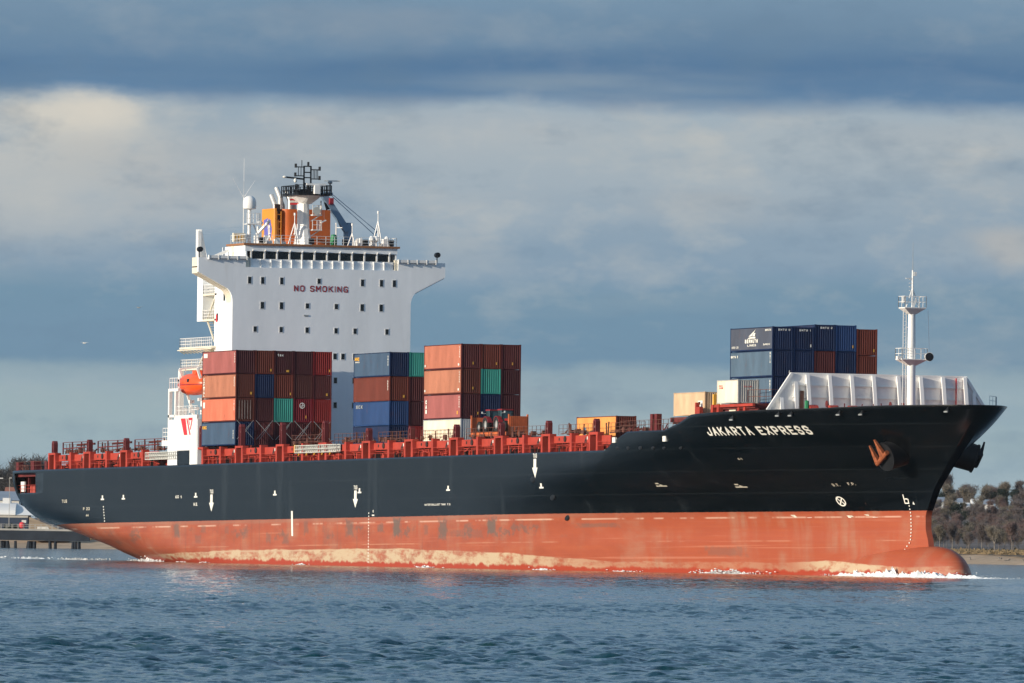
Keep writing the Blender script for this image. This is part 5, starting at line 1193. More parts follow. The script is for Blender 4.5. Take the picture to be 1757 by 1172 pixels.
# ------------------------------------------------------------------ sea
def at(px, D, z=0.0, py=None):
    """point in the world at ground distance D along the bearing seen at photo column px"""
    d = fw + rt*((px - PW/2)/F_PX); h = Vector((d.x, d.y)).normalized()
    if py is not None: z = CAM.z + (929.4 + .0156*(px-874.5) - py)/F_PX*D
    return Vector((CAM.x + h.x*D, CAM.y + h.y*D, z))
def water_material():
    m = bpy.data.materials.new('sea_water'); m.use_nodes = True; nt = m.node_tree; p = nt.nodes['Principled BSDF']
    g = N(nt, 'ShaderNodeNewGeometry')
    mr = N(nt, 'ShaderNodeMapping'); mr.inputs['Rotation'].default_value = (0,0,R(21.2)); nt.links.new(g.outputs['Position'], mr.inputs[0])
    mp = N(nt, 'ShaderNodeMapping'); mp.inputs['Scale'].default_value = (.75,1.9,1); nt.links.new(mr.outputs[0], mp.inputs[0])
    n1 = N(nt, 'ShaderNodeTexNoise'); n1.inputs['Scale'].default_value = .22; n1.inputs['Detail'].default_value = 5; nt.links.new(mp.outputs[0], n1.inputs['Vector'])
    nt.links.new(ramp(nt, n1.outputs[0], [(.35, (.002,.034,.052)), (.56, (.005,.043,.057)), (.70, (.018,.060,.048))], 'LINEAR'), p.inputs['Base Color'])
    p.inputs['Roughness'].default_value = .06; p.inputs['IOR'].default_value = 1.22; p.inputs['Specular IOR Level'].default_value = .24
    # small ripples as slopes added to the wave normal (a height bump averages out at this grazing angle)
    nrm = g.outputs['Normal']
    for sc, amp in ((.8, .46), (2.4, .50)):
        n2 = N(nt, 'ShaderNodeTexNoise'); n2.inputs['Scale'].default_value = sc; n2.inputs['Detail'].default_value = 3; n2.inputs['Roughness'].default_value = .6; nt.links.new(mp.outputs[0], n2.inputs['Vector'])
        v = N(nt, 'ShaderNodeVectorMath', operation='SUBTRACT'); nt.links.new(n2.outputs['Color'], v.inputs[0]); v.inputs[1].default_value = (.5,.5,.5)
        w = N(nt, 'ShaderNodeVectorMath', operation='MULTIPLY'); nt.links.new(v.outputs[0], w.inputs[0]); w.inputs[1].default_value = (amp, amp, 0)
        q_ = N(nt, 'ShaderNodeVectorMath', operation='ADD'); nt.links.new(nrm, q_.inputs[0]); nt.links.new(w.outputs[0], q_.inputs[1]); nrm = q_.outputs[0]
    nz_ = N(nt, 'ShaderNodeVectorMath', operation='NORMALIZE'); nt.links.new(nrm, nz_.inputs[0]); nt.links.new(nz_.outputs[0], p.inputs['Normal'])
    return m
M['water'] = water_material()
rr = [8.0]
while rr[-1] < 200: rr.append(rr[-1]*1.03)
while rr[-1] < 650: rr.append(rr[-1]*1.0009)
while rr[-1] < 1500: rr.append(rr[-1]*1.0010)
while rr[-1] < 2600: rr.append(rr[-1]*1.003)
while rr[-1] < 40000: rr.append(rr[-1]*1.06)
rr = np.array(rr)
aa = list(np.arange(0, R(2.9), R(.021))); st_ = R(.021)
while aa[-1] < R(22): st_ *= 1.03; aa.append(aa[-1]+st_)
while aa[-1] < R(80): st_ *= 1.3; aa.append(aa[-1]+st_)
aa = np.array(sorted([-a for a in aa[1:]] + aa))
base_az = math.atan2(fw.y, fw.x)
RR, AA = np.meshgrid(rr, aa + base_az, indexing='ij')
WX = CAM.x + RR*np.cos(AA); WY_ = CAM.y + RR*np.sin(AA); Zs = np.zeros_like(WX)
cell = np.maximum(np.gradient(rr)[:, None]*np.ones_like(AA), RR*np.gradient(aa)[None, :])
wr = np.random.default_rng(11); DX = np.zeros_like(WX); DY = np.zeros_like(WX)
wind = base_az + math.pi + .45
for k in range(80):
    lam = .38*(3.4/.38)**wr.random(); th = wind + wr.normal()*.8
    slope = .060 if lam < 1.3 else .060*(1.3/lam)**1.2
    amp = slope*lam/(2*math.pi); kx, ky = 2*math.pi/lam*math.cos(th), 2*math.pi/lam*math.sin(th)
    att = np.clip((lam/cell - 1.9)/1.6, 0, 1)
    ph = kx*WX + ky*WY_ + wr.random()*6.283
    Zs += att*amp*np.sin(ph); c_ = att*amp*.8*np.cos(ph); DX += c_*math.cos(th); DY += c_*math.sin(th)
# gusts make some patches rougher
gust = .85 + .3*np.sin(WX*.021+1.3)*np.sin(WY_*.017+.4) + .2*np.sin(WX*.05+WY_*.043)
Zs *= gust
nr, na_ = WX.shape
me = bpy.data.meshes.new('sea'); me.vertices.add(nr*na_)
co = np.stack([WX+DX, WY_+DY, Zs], -1).reshape(-1, 3).astype(np.float32); me.vertices.foreach_set('co', co.ravel())
ii = np.arange(nr*na_).reshape(nr, na_); qd = np.stack([ii[:-1,:-1], ii[1:,:-1], ii[1:,1:], ii[:-1,1:]], -1).reshape(-1, 4)
nf = len(qd); me.loops.add(nf*4); me.loops.foreach_set('vertex_index', qd.ravel().astype(np.int32)); me.polygons.add(nf)
me.polygons.foreach_set('loop_start', (np.arange(nf)*4).astype(np.int32)); me.polygons.foreach_set('use_smooth', np.ones(nf, bool)); me.update(calc_edges=True)
me.materials.append(M['water']); sea = bpy.data.objects.new('sea', me); col.objects.link(sea); tag(sea, 'choppy blue green estuary water', 'sea', kind='structure')

# foam along the waterline and at the bow and stern
M['foam'] = mat('foam', (.74,.77,.78), .9, .10, 2.0)
fm_ = MB(); fr2 = random.Random(3)
def foam_blob(X, y, z, s):
    e = MB().ellipsoid((0,0,0), (s*fr2.uniform(.7,2.2), s*fr2.uniform(.6,1.2), s*fr2.uniform(.3,.8)), 6, 4); a = fr2.gauss(0,.4); ca, sa = math.cos(a), math.sin(a)
    fm_.add([(X+(px*ca-py*sa)*(1+fr2.gauss(0,.12)), y+px*sa+py*ca, z+pz*(1+fr2.gauss(0,.2))) for px, py, pz in e.v], e.f)
def wl(X): return hull_b(X, WA + WB*X)
def bulb(X):
    q = 1.0 if X < 262 else max(0, 1-((X-262)/9.9)**3.3)**.5; return (2.75+max(0,260-X)*.085)*q
def crest(X): return .5 + .28*math.sin(X*1.7) + .25*math.sin(X*.73+1) + .2*math.sin(X*3.9)
for k in range(420):                                                         # bow wave, thickest round the bulb
    X = 243 + 40*fr2.random()**.8; c = max(.05, crest(X))*(1.0 if 252 < X < 276 else .45)
    y = -(max(wl(X) if X < 263 else 0, bulb(X) if X < 271.9 else 0) + abs(fr2.gauss(0,.45)) + .05)
    if X > 270: y = fr2.uniform(-2.6, 2.2)
    foam_blob(X, y, fr2.random()**1.6*.6*c, fr2.uniform(.03,.08))
for X0, w, n, s in ((222,1.6,150,1.0),(226.5,2.2,170,.8),(204,2.0,40,.4),(186,1.3,40,.45),(152,1.5,70,.5),(110,1.2,20,.35),(75,.9,16,.3),(64,1.2,20,.3)):
    for k in range(n):
        X = X0 + fr2.gauss(0,w); foam_blob(X, -(wl(X)+fr2.random()*.6+.03), fr2.random()*.6*s*max(.1,crest(X)), fr2.uniform(.03,.12))
for k in range(350): X = 54 - 34*fr2.random()**1.3; foam_blob(X, -(wl(X)+.2+abs(fr2.gauss(0,1.0))), fr2.random()*.75*max(.05,crest(X*.6))*(.35 + .65*math.exp(-((X-44)/6)**2)), fr2.uniform(.04,.13))
for k in range(260): X0 = fr2.choice((-46,-33,-30,-18,-12,3,10)); X = X0+fr2.gauss(0,2.5); foam_blob(X, -(8+fr2.uniform(-2,2)), fr2.random()*.2, fr2.uniform(.03,.12))
def ridge(X0, X1, yf, hf, w0, layers=2):
    for L_ in range(layers):
        n_ = max(2, int(abs(X1-X0)/.16)); k0 = len(fm_.v)
        sm = fr2.random()
        for i in range(n_+1):
            sm = .7*sm + .3*fr2.random(); X = X0+(X1-X0)*i/n_; hh = max(0.0, hf(X))*(.35+1.1*sm)*fr2.uniform(.85,1.15); w = w0*(.5+hh)
            for q_, zf in ((-1,-.05),(-.55,.35),(-.1,1.0),(.4,.6),(1,-.05)):
                fm_.v.append((X+fr2.gauss(0,.05), yf(X)-L_*w*.7+q_*w+fr2.gauss(0,.05), zf*hh*fr2.uniform(.85,1.15)-.03))
        for i in range(n_):
            for j in range(4): a = k0+i*5+j; fm_.f.append((a, a+5, a+6, a+1))
env = lambda X, a, b: max(0.0, min(1.0, (X-a)/2.5, (b-X)/2.5))
ridge(246, 271, lambda X: -(max(wl(X) if X < 263 else 0, bulb(X) if X < 271.9 else 0)+.25), lambda X: env(X,246,272)*(.12+.62*abs(crest(X))*(1 if X > 252 else .4)), .4, 3)
ridge(269, 283, lambda X: -(2.2-(X-269)*.12), lambda X: env(X,267,283.5)*(.22+.5*abs(crest(X)))*(1-(X-269)/17), .5, 4)
ridge(28, 54, lambda X: -(wl(X)+.3), lambda X: env(X,27,55)*(.06+.42*abs(crest(X*.6))*math.exp(-((X-44)/6)**2)), .4, 3)
for a_, b_ in ((219.5,224.5),(225,229),(201.5,205),(184,187.5),(150,153.5),(108,111)): ridge(a_, b_, lambda X: -(wl(X)+.15), lambda X: env(X,a_,b_)*.45*abs(crest(X*1.3)), .22, 2)
for a_, b_, y_ in ((-50,-40,-8),(-36,-27,-9),(-20,-8,-8),(0,12,-8.5),(-70,-60,-8)): ridge(a_, b_, lambda X: y_+.2*math.sin(X), lambda X: env(X,a_,b_)*.22*abs(crest(X)), .3, 2)
fo_ = fm_.build('foam', 'foam', None, org=(0,0,0), smooth=True, fix=False); tag(fo_, 'white foam of the bow wave and along the waterline', 'foam', kind='stuff')
# ------------------------------------------------------------------ far shore
def simple(name, c, **k): M[name] = mat(name, c, k.pop('rough', .9), **k)
simple('sand', (.42,.30,.19), var=.16, scale=.25, stretch=(1,1,6)); simple('soil', (.15,.12,.10), var=.25, scale=.05); simple('reed', (.34,.25,.14), var=.3, scale=.4)
simple('twig', (.20,.165,.15), var=.25, scale=.05); simple('twigred', (.235,.165,.145), var=.25, scale=.05); simple('twigpale', (.25,.215,.165), var=.2, scale=.05); simple('evergreen', (.03,.045,.035), var=.3, scale=.05)
simple('bark', (.17,.15,.13), var=.2, scale=.8); simple('twigdark', (.13,.125,.122), var=.25, scale=.05); simple('pile', (.022,.030,.042), var=.2, scale=.4); simple('concrete', (.40,.38,.34), var=.12, scale=.4); simple('navywall', (.03,.045,.075), var=.06, scale=.1)
simple('whiteroof', (.70,.70,.68), var=.05, scale=.1); simple('tile', (.30,.13,.09), var=.15, scale=.5); simple('wallwhite', (.62,.60,.55), var=.04, scale=.3); simple('blueroof', (.22,.27,.33), var=.08, scale=.2)
def soften(key):
    # twig sprays let light through, so a crown reads as an even tangle
    nt = M[key].node_tree; p = nt.nodes['Principled BSDF']; o = nt.nodes['Material Output']; t = N(nt, 'ShaderNodeBsdfTranslucent'); x = N(nt, 'ShaderNodeMixShader'); x.inputs[0].default_value = .5
    c = p.inputs['Base Color'].links[0].from_socket; nt.links.new(c, t.inputs[0]); nt.links.new(p.outputs[0], x.inputs[1]); nt.links.new(t.outputs[0], x.inputs[2]); nt.links.new(x.outputs[0], o.inputs[0]); p.inputs['Specular IOR Level'].default_value = .1
for k in ('twig','twigred','twigpale','twigdark','evergreen','reed'): soften(k)
# ground: beach, bank and rising wooded hill, one sheet
D0s = {}
def shore_d(px): return 2475 + (1757-px)*.15 + 12*math.sin(px*.013)
prof = [(-6,-.5),(0,0.0),(16,.7),(34,1.5),(60,2.4),(90,3.0),(220,3.2),(420,5.0),(640,9.5),(820,13.0),(1000,14.5),(1500,16),(6000,20)]
pxs = np.arange(-3400, 5200, 40.0); vs = []; fs = []; n = len(prof)
for px in pxs:
    for d, z in prof:
        k = 1 if px > 900 else .55
        zz = z*(k if d > 220 else 1) + (0 if d < 30 else .35*math.sin(px*.031+d*.02)+.25*math.sin(px*.11+d*.013)); vs.append(at(px, shore_d(px)+d, zz))
for i in range(len(pxs)-1):
    for j in range(n-1): a = i*n+j; fs.append((a, a+n, a+n+1, a+1))
def strip(name, j0, j1, m, label):
    mb = MB(); mb.add(vs, [f for q, f in enumerate(fs) if j0 <= q % (n-1) < j1]); o = mb.build(name, m, None, org=(0,0,0), smooth=True); bm = bmesh.new(); bm.from_mesh(o.data)
    bmesh.ops.delete(bm, geom=[v for v in bm.verts if not v.link_faces], context='VERTS'); bm.to_mesh(o.data); bm.free(); return tag(o, label, 'ground', kind='structure')
strip('beach', 0, 4, 'sand', 'sandy beach along the far shore'); strip('hillside', 4, n-1, 'soil', 'low wooded hillside behind the far shore')
rr_ = MB(); q = random.Random(5)
def sprig(mb, p, h, w, lean=.2, rnd=q):
    a = rnd.uniform(0, 6.283); dx, dy = math.cos(a)*w, math.sin(a)*w; lx, ly = rnd.uniform(-lean,lean)*h, rnd.uniform(-lean,lean)*h
    k = len(mb.v); mb.v += [(p[0]-dx,p[1]-dy,p[2]),(p[0]+dx,p[1]+dy,p[2]),(p[0]+lx,p[1]+ly,p[2]+h)]; mb.f.append((k,k+1,k+2))
for k in range(7000):
    px = q.uniform(1400, 1950) if k % 5 else q.uniform(-160, 260); d = 38 + abs(q.gauss(0, 24)); p = at(px, shore_d(px)+d, 1.5 + d*.014); sprig(rr_, p, q.uniform(.25,.75), q.uniform(.3,.9))
tag(rr_.build('reed_bed', 'reed', None, org=(0,0,0), fix=False), 'tan reeds and rough grass above the beach', 'reeds', kind='stuff')
dr = MB()
for k in range(60): px = q.uniform(1600,1800); p = at(px, shore_d(px)+q.uniform(18,30), .9); dr.bar(p, p+Vector((q.uniform(-1.5,1.5),q.uniform(-1,1),q.uniform(0,.5))), q.uniform(.1,.3))
tag(dr.build('driftwood', 'bark', None, org=(0,0,0)), 'driftwood and tide wrack on the beach', 'driftwood', kind='stuff')

# bare winter trees: tapered trunk, forking limbs, a crown of fine twigs with gaps
def tree_mesh(seed, h, w, n_tw):
    rnd = random.Random(seed); tr = MB(); cr = MB()
    tips = []
    def limb(p, d, l, r, lev):
        e = p + d*l; tr.tube(p, e, r, r*.62, n=5, cap=False)
        if lev >= 3: tips.append((p, e)); return
        if lev >= 1: tips.append((p, e))
        for k in range(rnd.choice((2,3,3)) if lev else 4):
            a = rnd.uniform(0, 6.283); sp = rnd.uniform(.35,.8)
            u = Vector((math.cos(a)*w/h*1.6, math.sin(a)*w/h*1.6, 0)); dd = (d + u*sp + Vector((0,0,.25))).normalized(); limb(p + d*l*rnd.uniform(.65,1), dd, l*rnd.uniform(.55,.8), r*.55, lev+1)
    limb(Vector((0,0,-.4)), Vector((rnd.uniform(-.06,.06),rnd.uniform(-.06,.06),1)).normalized(), h*.34, h*.018+.05, 0)
    zmax = max(e.z for _, e in tips); k = h/zmax/1.06
    for i in range(n_tw):
        a, b = rnd.choice(tips); p = a.lerp(b, rnd.uniform(.3,1.15)) + Vector((rnd.gauss(0,.5),rnd.gauss(0,.5),rnd.gauss(0,.4)))*(h/14)
        d = Vector((rnd.gauss(0,.6),rnd.gauss(0,.6),rnd.uniform(.1,1))).normalized(); l = rnd.uniform(.5,1.5)*h/14; s = d.cross(Vector((rnd.gauss(0,1),rnd.gauss(0,1),rnd.gauss(0,1)))).normalized()*rnd.uniform(.03,.11)*h/14
        c = len(cr.v); cr.v += [tuple(p-s), tuple(p+s), tuple(p+d*l)]; cr.f.append((c,c+1,c+2))
    for mb in (tr, cr): mb.v = [(x*k, y*k, z*k) for x, y, z in mb.v]
    return tr, cr
KIND = {}
def kind(key, seed, h, w, n_tw, twig):
    tr, cr = tree_mesh(seed, h, w, n_tw); KIND[key] = (tr, cr, h, twig)
for i in range(4): kind('tall%d' % i, 40+i, 12, 4.2, 2600, ('twig','twigpale','twigred','twig')[i])
for i in range(3): kind('shrub%d' % i, 60+i, 6, 3.6, 1500, ('twigred','twig','twigpale')[i])
_km = {}
def place_tree(key, p, s, label, group, rz, mt=None, name='bare_tree'):
    tr, cr, h, tw = KIND[key]
    if key not in _km: _km[key] = (tr.mesh('trunk'), cr.mesh('crown', fix=False)); [m.materials.append(None) for m in _km[key]]
    o = bpy.data.objects.new(name, None); col.objects.link(o); o.location = p; o.rotation_euler = (0,0,rz); o.scale = (s,s,s); tag(o, label, 'tree', group)
    for nm, me, mm in (('trunk', _km[key][0], 'bark'), ('crown', _km[key][1], mt or tw)):
        c = bpy.data.objects.new(nm, me); col.objects.link(c); c.parent = o; c.material_slots[0].link = 'OBJECT'; c.material_slots[0].material = M[mm]
    return o
gz = lambda px, d: float(np.interp(d, [a for a, _ in prof], [b for _, b in prof]))*(1 if px > 900 or d < 220 else .55)
right = [  # px, distance behind the waterline, kind, scale, label
    (1618,75,'tall1',.46,'pale trunked bare tree nearest the bulbous bow, at the top of the beach'), (1640,84,'tall0',.52,'bare tree just right of the bow, its twigs dark brown'), (1668,70,'shrub1',.7,'low dark thicket tree directly above the bulb tip'),
    (1690,82,'tall3',.50,'bare tree with forked pale trunk in the middle of the far bank'), (1712,72,'shrub2',.95,'wide pale olive shrub tree right of the middle of the far bank'), (1742,78,'tall2',.52,'reddish bare tree near the right edge, behind the beach'),
    (1602,68,'shrub0',.8,'reddish shrub tree beside the bow stem, partly hidden by the ship'), (1768,74,'shrub1',.9,'dark shrub tree at the right edge of the far bank')]
for px, d, k, s, lab in right: place_tree(k, at(px, shore_d(px)+d, gz(px,d)), s, lab, 'bare trees on the right bank', q.uniform(0,6))
ridge = [(1632,960,'tall0',.95,'round crowned tree standing highest on the ridge, next to the bow'), (1655,1000,'tall3',.65,'lower tree on the ridge right of the round crowned one'), (1700,1020,'tall0',.62,'flat topped tree in the middle of the ridge line'), (1728,990,'tall1',.7,'tree on the ridge above the white houses, right side'), (1754,1000,'tall3',.75,'tall dark tree on the ridge at the right edge')]
for px, d, k, s, lab in ridge: place_tree(k, at(px, shore_d(px)+d, gz(px,d)), s, lab, 'trees on the ridge', q.uniform(0,6))
for px, d, s, lab in ((1748,960,.5,'dark evergreen on the slope at the right edge'),):
    place_tree('shrub1', at(px, shore_d(px)+d, gz(px,d)), s*2, lab, None, 1.0, 'evergreen', 'evergreen_tree')
# the wood behind them reads as one mass of twigs
wd_ = {'twig': MB(), 'twigred': MB(), 'twigpale': MB(), 'evergreen': MB()}; wr_ = random.Random(21); wt_ = MB()
def woods(px0, px1, d0, d1, n_, smin, smax, ever=.06):
    for i in range(n_):
        px = wr_.uniform(px0, px1); d = wr_.uniform(d0, d1); key = wr_.choice(list(KIND)); tr, cr, h, tw = KIND[key]
        s = wr_.uniform(smin, smax)/h*12; p = at(px, shore_d(px)+d, gz(px,d)-.3); a = wr_.uniform(0,6.283); ca, sa = math.cos(a), math.sin(a)
        if wr_.random() < ever: tw = 'evergreen'
        step = 2 if d > 500 else 1
        mb = wd_[tw]
        for f in cr.f[::step]:
            k = len(mb.v); g = 1.5 if step == 2 else 1.0
            c0 = cr.v[f[0]]
            for t in f: x, y, z = cr.v[t]; x, y, z = c0[0]+(x-c0[0])*g, c0[1]+(y-c0[1])*g, c0[2]+(z-c0[2])*g; mb.v.append((p.x+(x*ca-y*sa)*s, p.y+(x*sa+y*ca)*s, p.z+z*s))
            mb.f.append((k,k+1,k+2))
        if d < 500 and i % 3 == 0: wt_.tube(p, p+Vector((wr_.uniform(-.4,.4),wr_.uniform(-.4,.4),h*s*.6)), .09, .04, n=4)
woods(1400, 1950, 85, 140, 76, .28, .44); woods(1400, 1950, 140, 260, 98, .38, .54); woods(1400, 1950, 260, 460, 112, .42, .58); woods(1400, 1950, 460, 660, 112, .40, .56); woods(1400, 1950, 660, 840, 96, .34, .46); woods(1400, 1950, 930, 1090, 124, .45, .66, .3)
for k, mb in wd_.items():
    if mb.f: tag(mb.build('woodland', k, None, org=(0,0,0), fix=False), {'twig':'brown grey bare woodland covering the far hillside','twigred':'reddish bare woodland covering the far hillside','twigpale':'olive tinged bare woodland covering the far hillside','evergreen':'scattered dark evergreens in the far woodland'}[k], 'woodland', kind='stuff')
tag(wt_.build('woodland_trunks', 'bark', None, org=(0,0,0)), 'pale trunks standing in the far woodland', 'woodland', kind='stuff')
# houses among the trees on the hill
def house(px, d, z, w, dp, hh, wall, roof, label, cat='house', ridge_along=True, name='house', rise=.35):
    p = at(px, shore_d(px)+d, z); t = bpy.data.objects.new(name, None); col.objects.link(t); t.location = p; t.rotation_euler = (0,0,base_az+math.pi/2 + .12*math.sin(px)); tag(t, label, cat, 'houses on the far hill' if cat == 'house' else None)
    MB().box(-w/2, w/2, -dp/2, dp/2, 0, hh).build('wall', wall, t, org=(0,0,0))
    rz = hh + dp*rise; k = .25
    MB().add([(-w/2-k,-dp/2-k,hh+.002),(w/2+k,-dp/2-k,hh+.002),(w/2+k,dp/2+k,hh+.002),(-w/2-k,dp/2+k,hh+.002),(-w/2-k,0,rz),(w/2+k,0,rz)], [(0,3,2,1),(0,1,5,4),(2,3,4,5),(1,2,5),(3,0,4)]).build('roof', roof, t, org=(0,0,0))
    n_ = max(1, int(w/2.4)); g = MB()
    for i in range(n_):
        x = -w/2 + (i+.5)*w/n_
        for s in (-1, 1):
            f = MB().box(x-.3, x+.3, s*dp/2-.02, s*dp/2+.02, hh*.4, hh*.7).build('window', 'glass', t, org=(0,0,0))
    return t
house(1616,870,14.2,2.6,4,2.2,'wallwhite','blueroof','small white house nearest the bow on the hill'); house(1634,860,12.6,3.0,4,2.2,'wallwhite','blueroof','white house second from the bow on the hill')
house(1656,850,12.9,3.4,4,1.9,'wallwhite','whiteroof','long low white house in the middle of the hillside row'); house(1647,880,14.2,2.4,4,2.0,'blueroof','blueroof','grey blue house standing behind the white ones')
house(1679,890,14.4,2.6,4,1.7,'wallwhite','whiteroof','white house with bright gable right of the middle on the hill'); house(1700,890,14.6,3.0,4,1.3,'wallwhite','blueroof','rightmost pale house of the hillside row'); house(1746,870,14.4,2,4,1.4,'wallwhite','blueroof','tiny pale house at the right edge of the photo')

# left: spit with hangar, huts, trees, jetty
def lp(px, py, D): return at(px, D, py=py)
LD = 2705.0; lift = lambda px, py, D: at(px, D, py=py).z
mpx = F_PX/LD
t = bpy.data.objects.new('jetty', None); col.objects.link(t); jl = at(60, 2665, 0); t.location = jl; jr = base_az - math.pi/2; t.rotation_euler = (0,0,jr); tag(t, 'dark piled jetty with pale deck behind the stern', 'jetty')
MB().box(-34, 11.5, -3, 3, 3.95, 4.35).build('deck', 'concrete', t, org=(0,0,0)); MB().box(-34, 13, -3.1, 3.1, 1.75, 3.947).build('fender_beam', 'pile', t, org=(0,0,0))
pj = MB()
for x in (-30,-24,-18,-12,-6.6,-5.4,-3.6,-.6,.6,4.3,5.3,9.2,10,10.8):
    for y in (-2.6,2.6): MB().tube((x,y,-2),(x+random.uniform(-.2,.2),y,1.6), .28, n=6).build('pile', 'pile', t, org=(0,0,0))
for x in (-5.9,-.2):
    pj = MB(); pj.add([(x-1.1,-2,-.5),(x+1.1,-2,-.5),(x+.7,-2,1.6),(x-.7,-2,1.6),(x-1.1,2,-.5),(x+1.1,2,-.5),(x+.7,2,1.6),(x-.7,2,1.6)], [(0,1,2,3),(7,6,5,4),(0,4,5,1),(1,5,6,2),(2,6,7,3),(3,7,4,0)])
    pj.build('pile_cluster', 'pile', t, org=(0,0,0))
MB().rail([(-34,2.9,4.35),(11,2.9,4.35)], 1.0, 1.3, .06).rail([(-34,-2.9,4.35),(11,-2.9,4.35)], 1.0, 1.3, .06).build('jetty_railing', 'concrete', t, org=(0,0,0))
def put(name, px, D, z, label, cat, rz=None):
    t = bpy.data.objects.new(name, None); col.objects.link(t); t.location = at(px, D, z); t.rotation_euler = (0,0,base_az-math.pi/2 if rz is None else rz); return tag(t, label, cat)
t = put('hangar', -6, 2790, 3.0, 'long hangar with curved pale roof and dark blue wall behind the stern', 'hangar')
MB().box(-22, 8.4, -9, 9, 0, 4.6).build('wall', 'navywall', t, org=(0,0,0))
sec = [(-9.4,4.6)] + [(-9.4*math.cos(a), 4.6+2.9*math.sin(a)) for a in np.linspace(.12, math.pi-.12, 12)] + [(9.4,4.6)]
MB().prism(sec, 0, -22.4, 5.5).build('roof', 'whiteroof', t, org=(0,0,0)); MB().add([(5.503,-9.3,4.6),(5.503,9.3,4.6),(5.503,3,7.4),(5.503,-3,7.4),(11.5,-9,4.6),(11.5,9,4.6)], [(0,1,2,3),(0,3,4),(1,5,2),(3,2,5,4),(0,4,5,1)]).build('roof_hip', 'whiteroof', t, org=(0,0,0))
MB().box(2.2,4.0,-3,3,7.0,8.6).build('ventilator', 'whiteroof', t, org=(0,0,0)); MB().box(-22,8.5,-9.1,-9.003,4.0,4.5).build('gutter', 'concrete', t, org=(0,0,0))
t = put('shed', -4, 2850, 3.0, 'blue grey roofed shed behind the curved pale roof', 'shed'); MB().box(-16, 6, -6, 6, 0, 8.2).build('wall', 'wallwhite', t, org=(0,0,0))
MB().prism([(-6.4,8.202),(6.4,8.202),(0,10.4)], 0, -16.3, 6.3).build('roof', 'blueroof', t, org=(0,0,0))
house(22.5, 175, 11.0, 2.2, 3, 2.6, 'wallwhite', 'tile', 'small white hut with red roof left of the stern', 'hut', name='hut')
house(6, 150, 9.6, 7, 3, 1.2, 'tile', 'tile', 'low red roofed building at the left edge', 'building', name='low_building')
sbk = MB(); so_ = at(56, 2768, 3.0); sbk.add([(0,-6,-1),(0,6,-1),(0,3,4.2),(0,-3,4.2),(9.5,-6,-1),(9.5,6,-1),(9.5,2,.4),(9.5,-2,.4)], [(0,1,2,3),(4,7,6,5),(0,3,7,4),(3,2,6,7),(1,5,6,2)])
sbo = sbk.build('sand_bank', 'sand', None, org=(0,0,0), smooth=True); sbo.location = so_; sbo.rotation_euler = (0,0,base_az-math.pi/2); tag(sbo, 'sand bank behind the jetty', 'ground', kind='structure')
left = [(8,260,'tall0',1.4,'broad dark tree at the left edge behind the hangar'), (30,250,'tall3',1.55,'tall dark tree directly left of the stern'), (52,262,'tall0',1.58,'dark tree rising behind the open stern gallery'), (72,258,'tall1',1.5,'tree showing above the stern deck rails')]
for px, d, k, s, lab in left: place_tree(k, at(px, 2480+.15*1757+d, 4.0), s, lab, 'trees behind the stern', q.uniform(0,6), 'twigdark')
woods_n = MB()
for i in range(44):
    px = wr_.uniform(-260, 230); D = 2745+wr_.uniform(270,330); key = wr_.choice(('tall0','tall3','shrub1','shrub0')); tr, cr, h, tw = KIND[key]; s = wr_.uniform(1.05,1.42)*(1 if h > 8 else 1.7)*(1.0 if px < 60 else .9); p = at(px, D, 3.2); a = wr_.uniform(0,6.283); ca, sa = math.cos(a), math.sin(a)
    for f in cr.f:
        k = len(woods_n.v); c0 = cr.v[f[0]]
        for tq in f: x, y, z = cr.v[tq]; x, y, z = c0[0]+(x-c0[0])*1.4, c0[1]+(y-c0[1])*1.4, c0[2]+(z-c0[2])*1.4; woods_n.v.append((p.x+(x*ca-y*sa)*s, p.y+(x*sa+y*ca)*s, p.z+z*s))
        woods_n.f.append((k,k+1,k+2))
tag(woods_n.build('woodland', 'twigdark', None, org=(0,0,0), fix=False), 'dark grey wood behind the hangar on the left', 'woodland', kind='stuff')
t = put('street_lamp', 2.5, 2725, 3.2, 'tall thin lamp post at the left edge beside the hangar', 'lamp post'); MB().tube((0,0,0),(0,0,12.6), .10, .07).build('pole', 'concrete', t, org=(0,0,0)); MB().box(-.5,.9,-.15,.15,12.6,12.85).build('lamp_head', 'wallwhite', t, org=(0,0,0))
t = put('street_lamp', 20.5, 2735, 3.2, 'thinner lamp post close to the stern, in front of the dark trees', 'lamp post'); MB().tube((0,0,0),(0,0,12.8), .07, .05).build('pole', 'concrete', t, org=(0,0,0)); MB().box(-.1,.5,-.12,.12,12.8,12.95).build('lamp_head', 'wallwhite', t, org=(0,0,0))
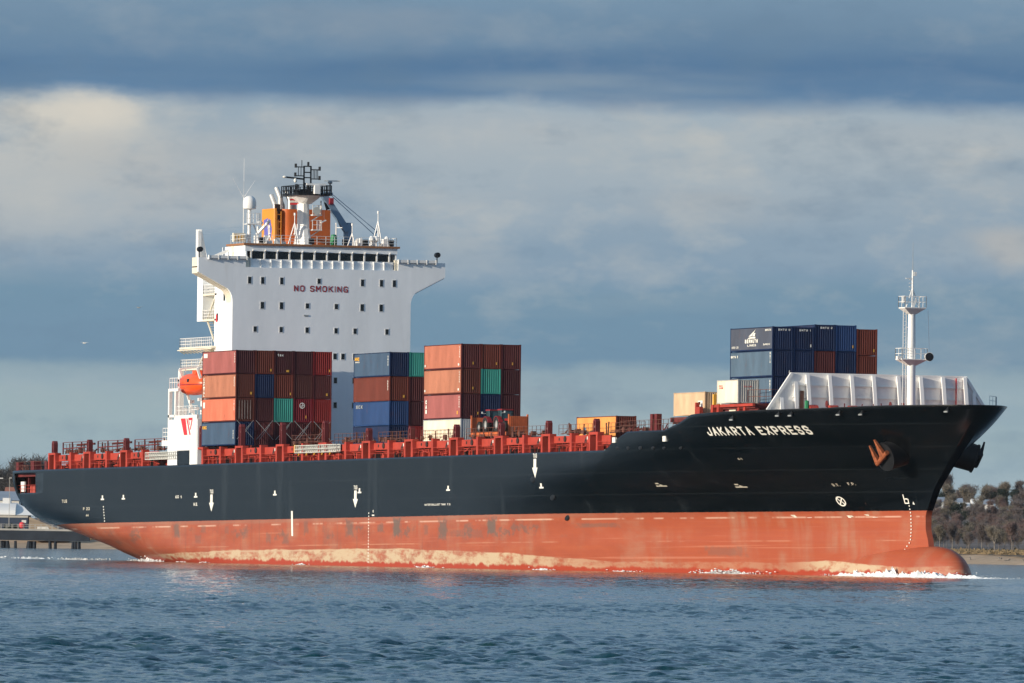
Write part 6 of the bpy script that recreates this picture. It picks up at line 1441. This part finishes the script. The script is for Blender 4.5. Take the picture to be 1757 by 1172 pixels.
t = put('navigation_buoy', 43, 2668, 4.4, 'round red float standing on the jetty deck', 'buoy'); MB().ellipsoid((0,0,.75), (.7,.6,.75), 12, 8).build('float', 'redmark', t, org=(0,0,0), smooth=True); MB().box(-.1,.9,-.1,.1,1.3,1.9).build('top_mark', 'wallwhite', t, org=(0,0,0))
t = put('parked_van', 81, 2760, 3.2, 'small white van on the sand behind the jetty', 'van'); MB().prism([(-1.6,.35),(1.7,.35),(1.7,.95),(1.2,1.05),(.8,1.8),(-1.6,1.8)], 1, -.8, .8).build('body', 'wallwhite', t, org=(0,0,0))
for x in (-1.0, 1.1):
    for y in (-.75, .75): MB().tube((x,y-.1,.35),(x,y+.1,.35), .35, n=10).build('wheel', 'rubber', t, org=(0,0,0))
sb = MB()
for k in range(60): px = q.uniform(12, 40); p = at(px, 2672+q.uniform(-2,2), 4.35); sprig(sb, p, q.uniform(.6,1.5), .25)
tag(sb.build('shrub', 'evergreen', None, org=(0,0,0), fix=False), 'small green bushes at the left end of the jetty', 'shrubs', kind='stuff')
# gulls
for px, py, lab in ((145,589,'white gull gliding left of the bridge, wings spread'), (237,528,'small gull higher up, left of the bridge')):
    p = at(px, 1500, py=py); t = bpy.data.objects.new('gull', None); col.objects.link(t); t.location = p; t.rotation_euler = (0,0,base_az-math.pi/2); tag(t, lab, 'bird', 'gulls in flight')
    b = MB(); b.ellipsoid((0,0,0), (.24,.07,.07), 8, 6)
    for s in (-1, 1): b.add([(.08,0,.03),(-.08,0,.03),(.0+s*.3,s*.06,.13),(.12+s*.3,s*.06,.13),(s*.62,s*.12,.06)], [(0,1,2,3),(3,2,4)])
    b.build('body', 'marking' if px < 200 else 'grey', t, org=(0,0,0))

# ------------------------------------------------------------------ air
hz = bpy.data.materials.new('haze_air'); hz.use_nodes = True; nt = hz.node_tree; nt.nodes.clear()
ho = N(nt, 'ShaderNodeOutputMaterial'); hv = N(nt, 'ShaderNodeVolumePrincipled'); hv.inputs['Color'].default_value = (.86,.91,1.0,1); hv.inputs['Density'].default_value = 0.8e-5
nt.links.new(hv.outputs[0], ho.inputs['Volume'])
hb = MB().box(-45000, 45000, -45000, 45000, -3.5, 60).build('haze', hz, None, org=(0,0,0)); tag(hb, 'thin bluish haze over the water', 'haze', kind='stuff')
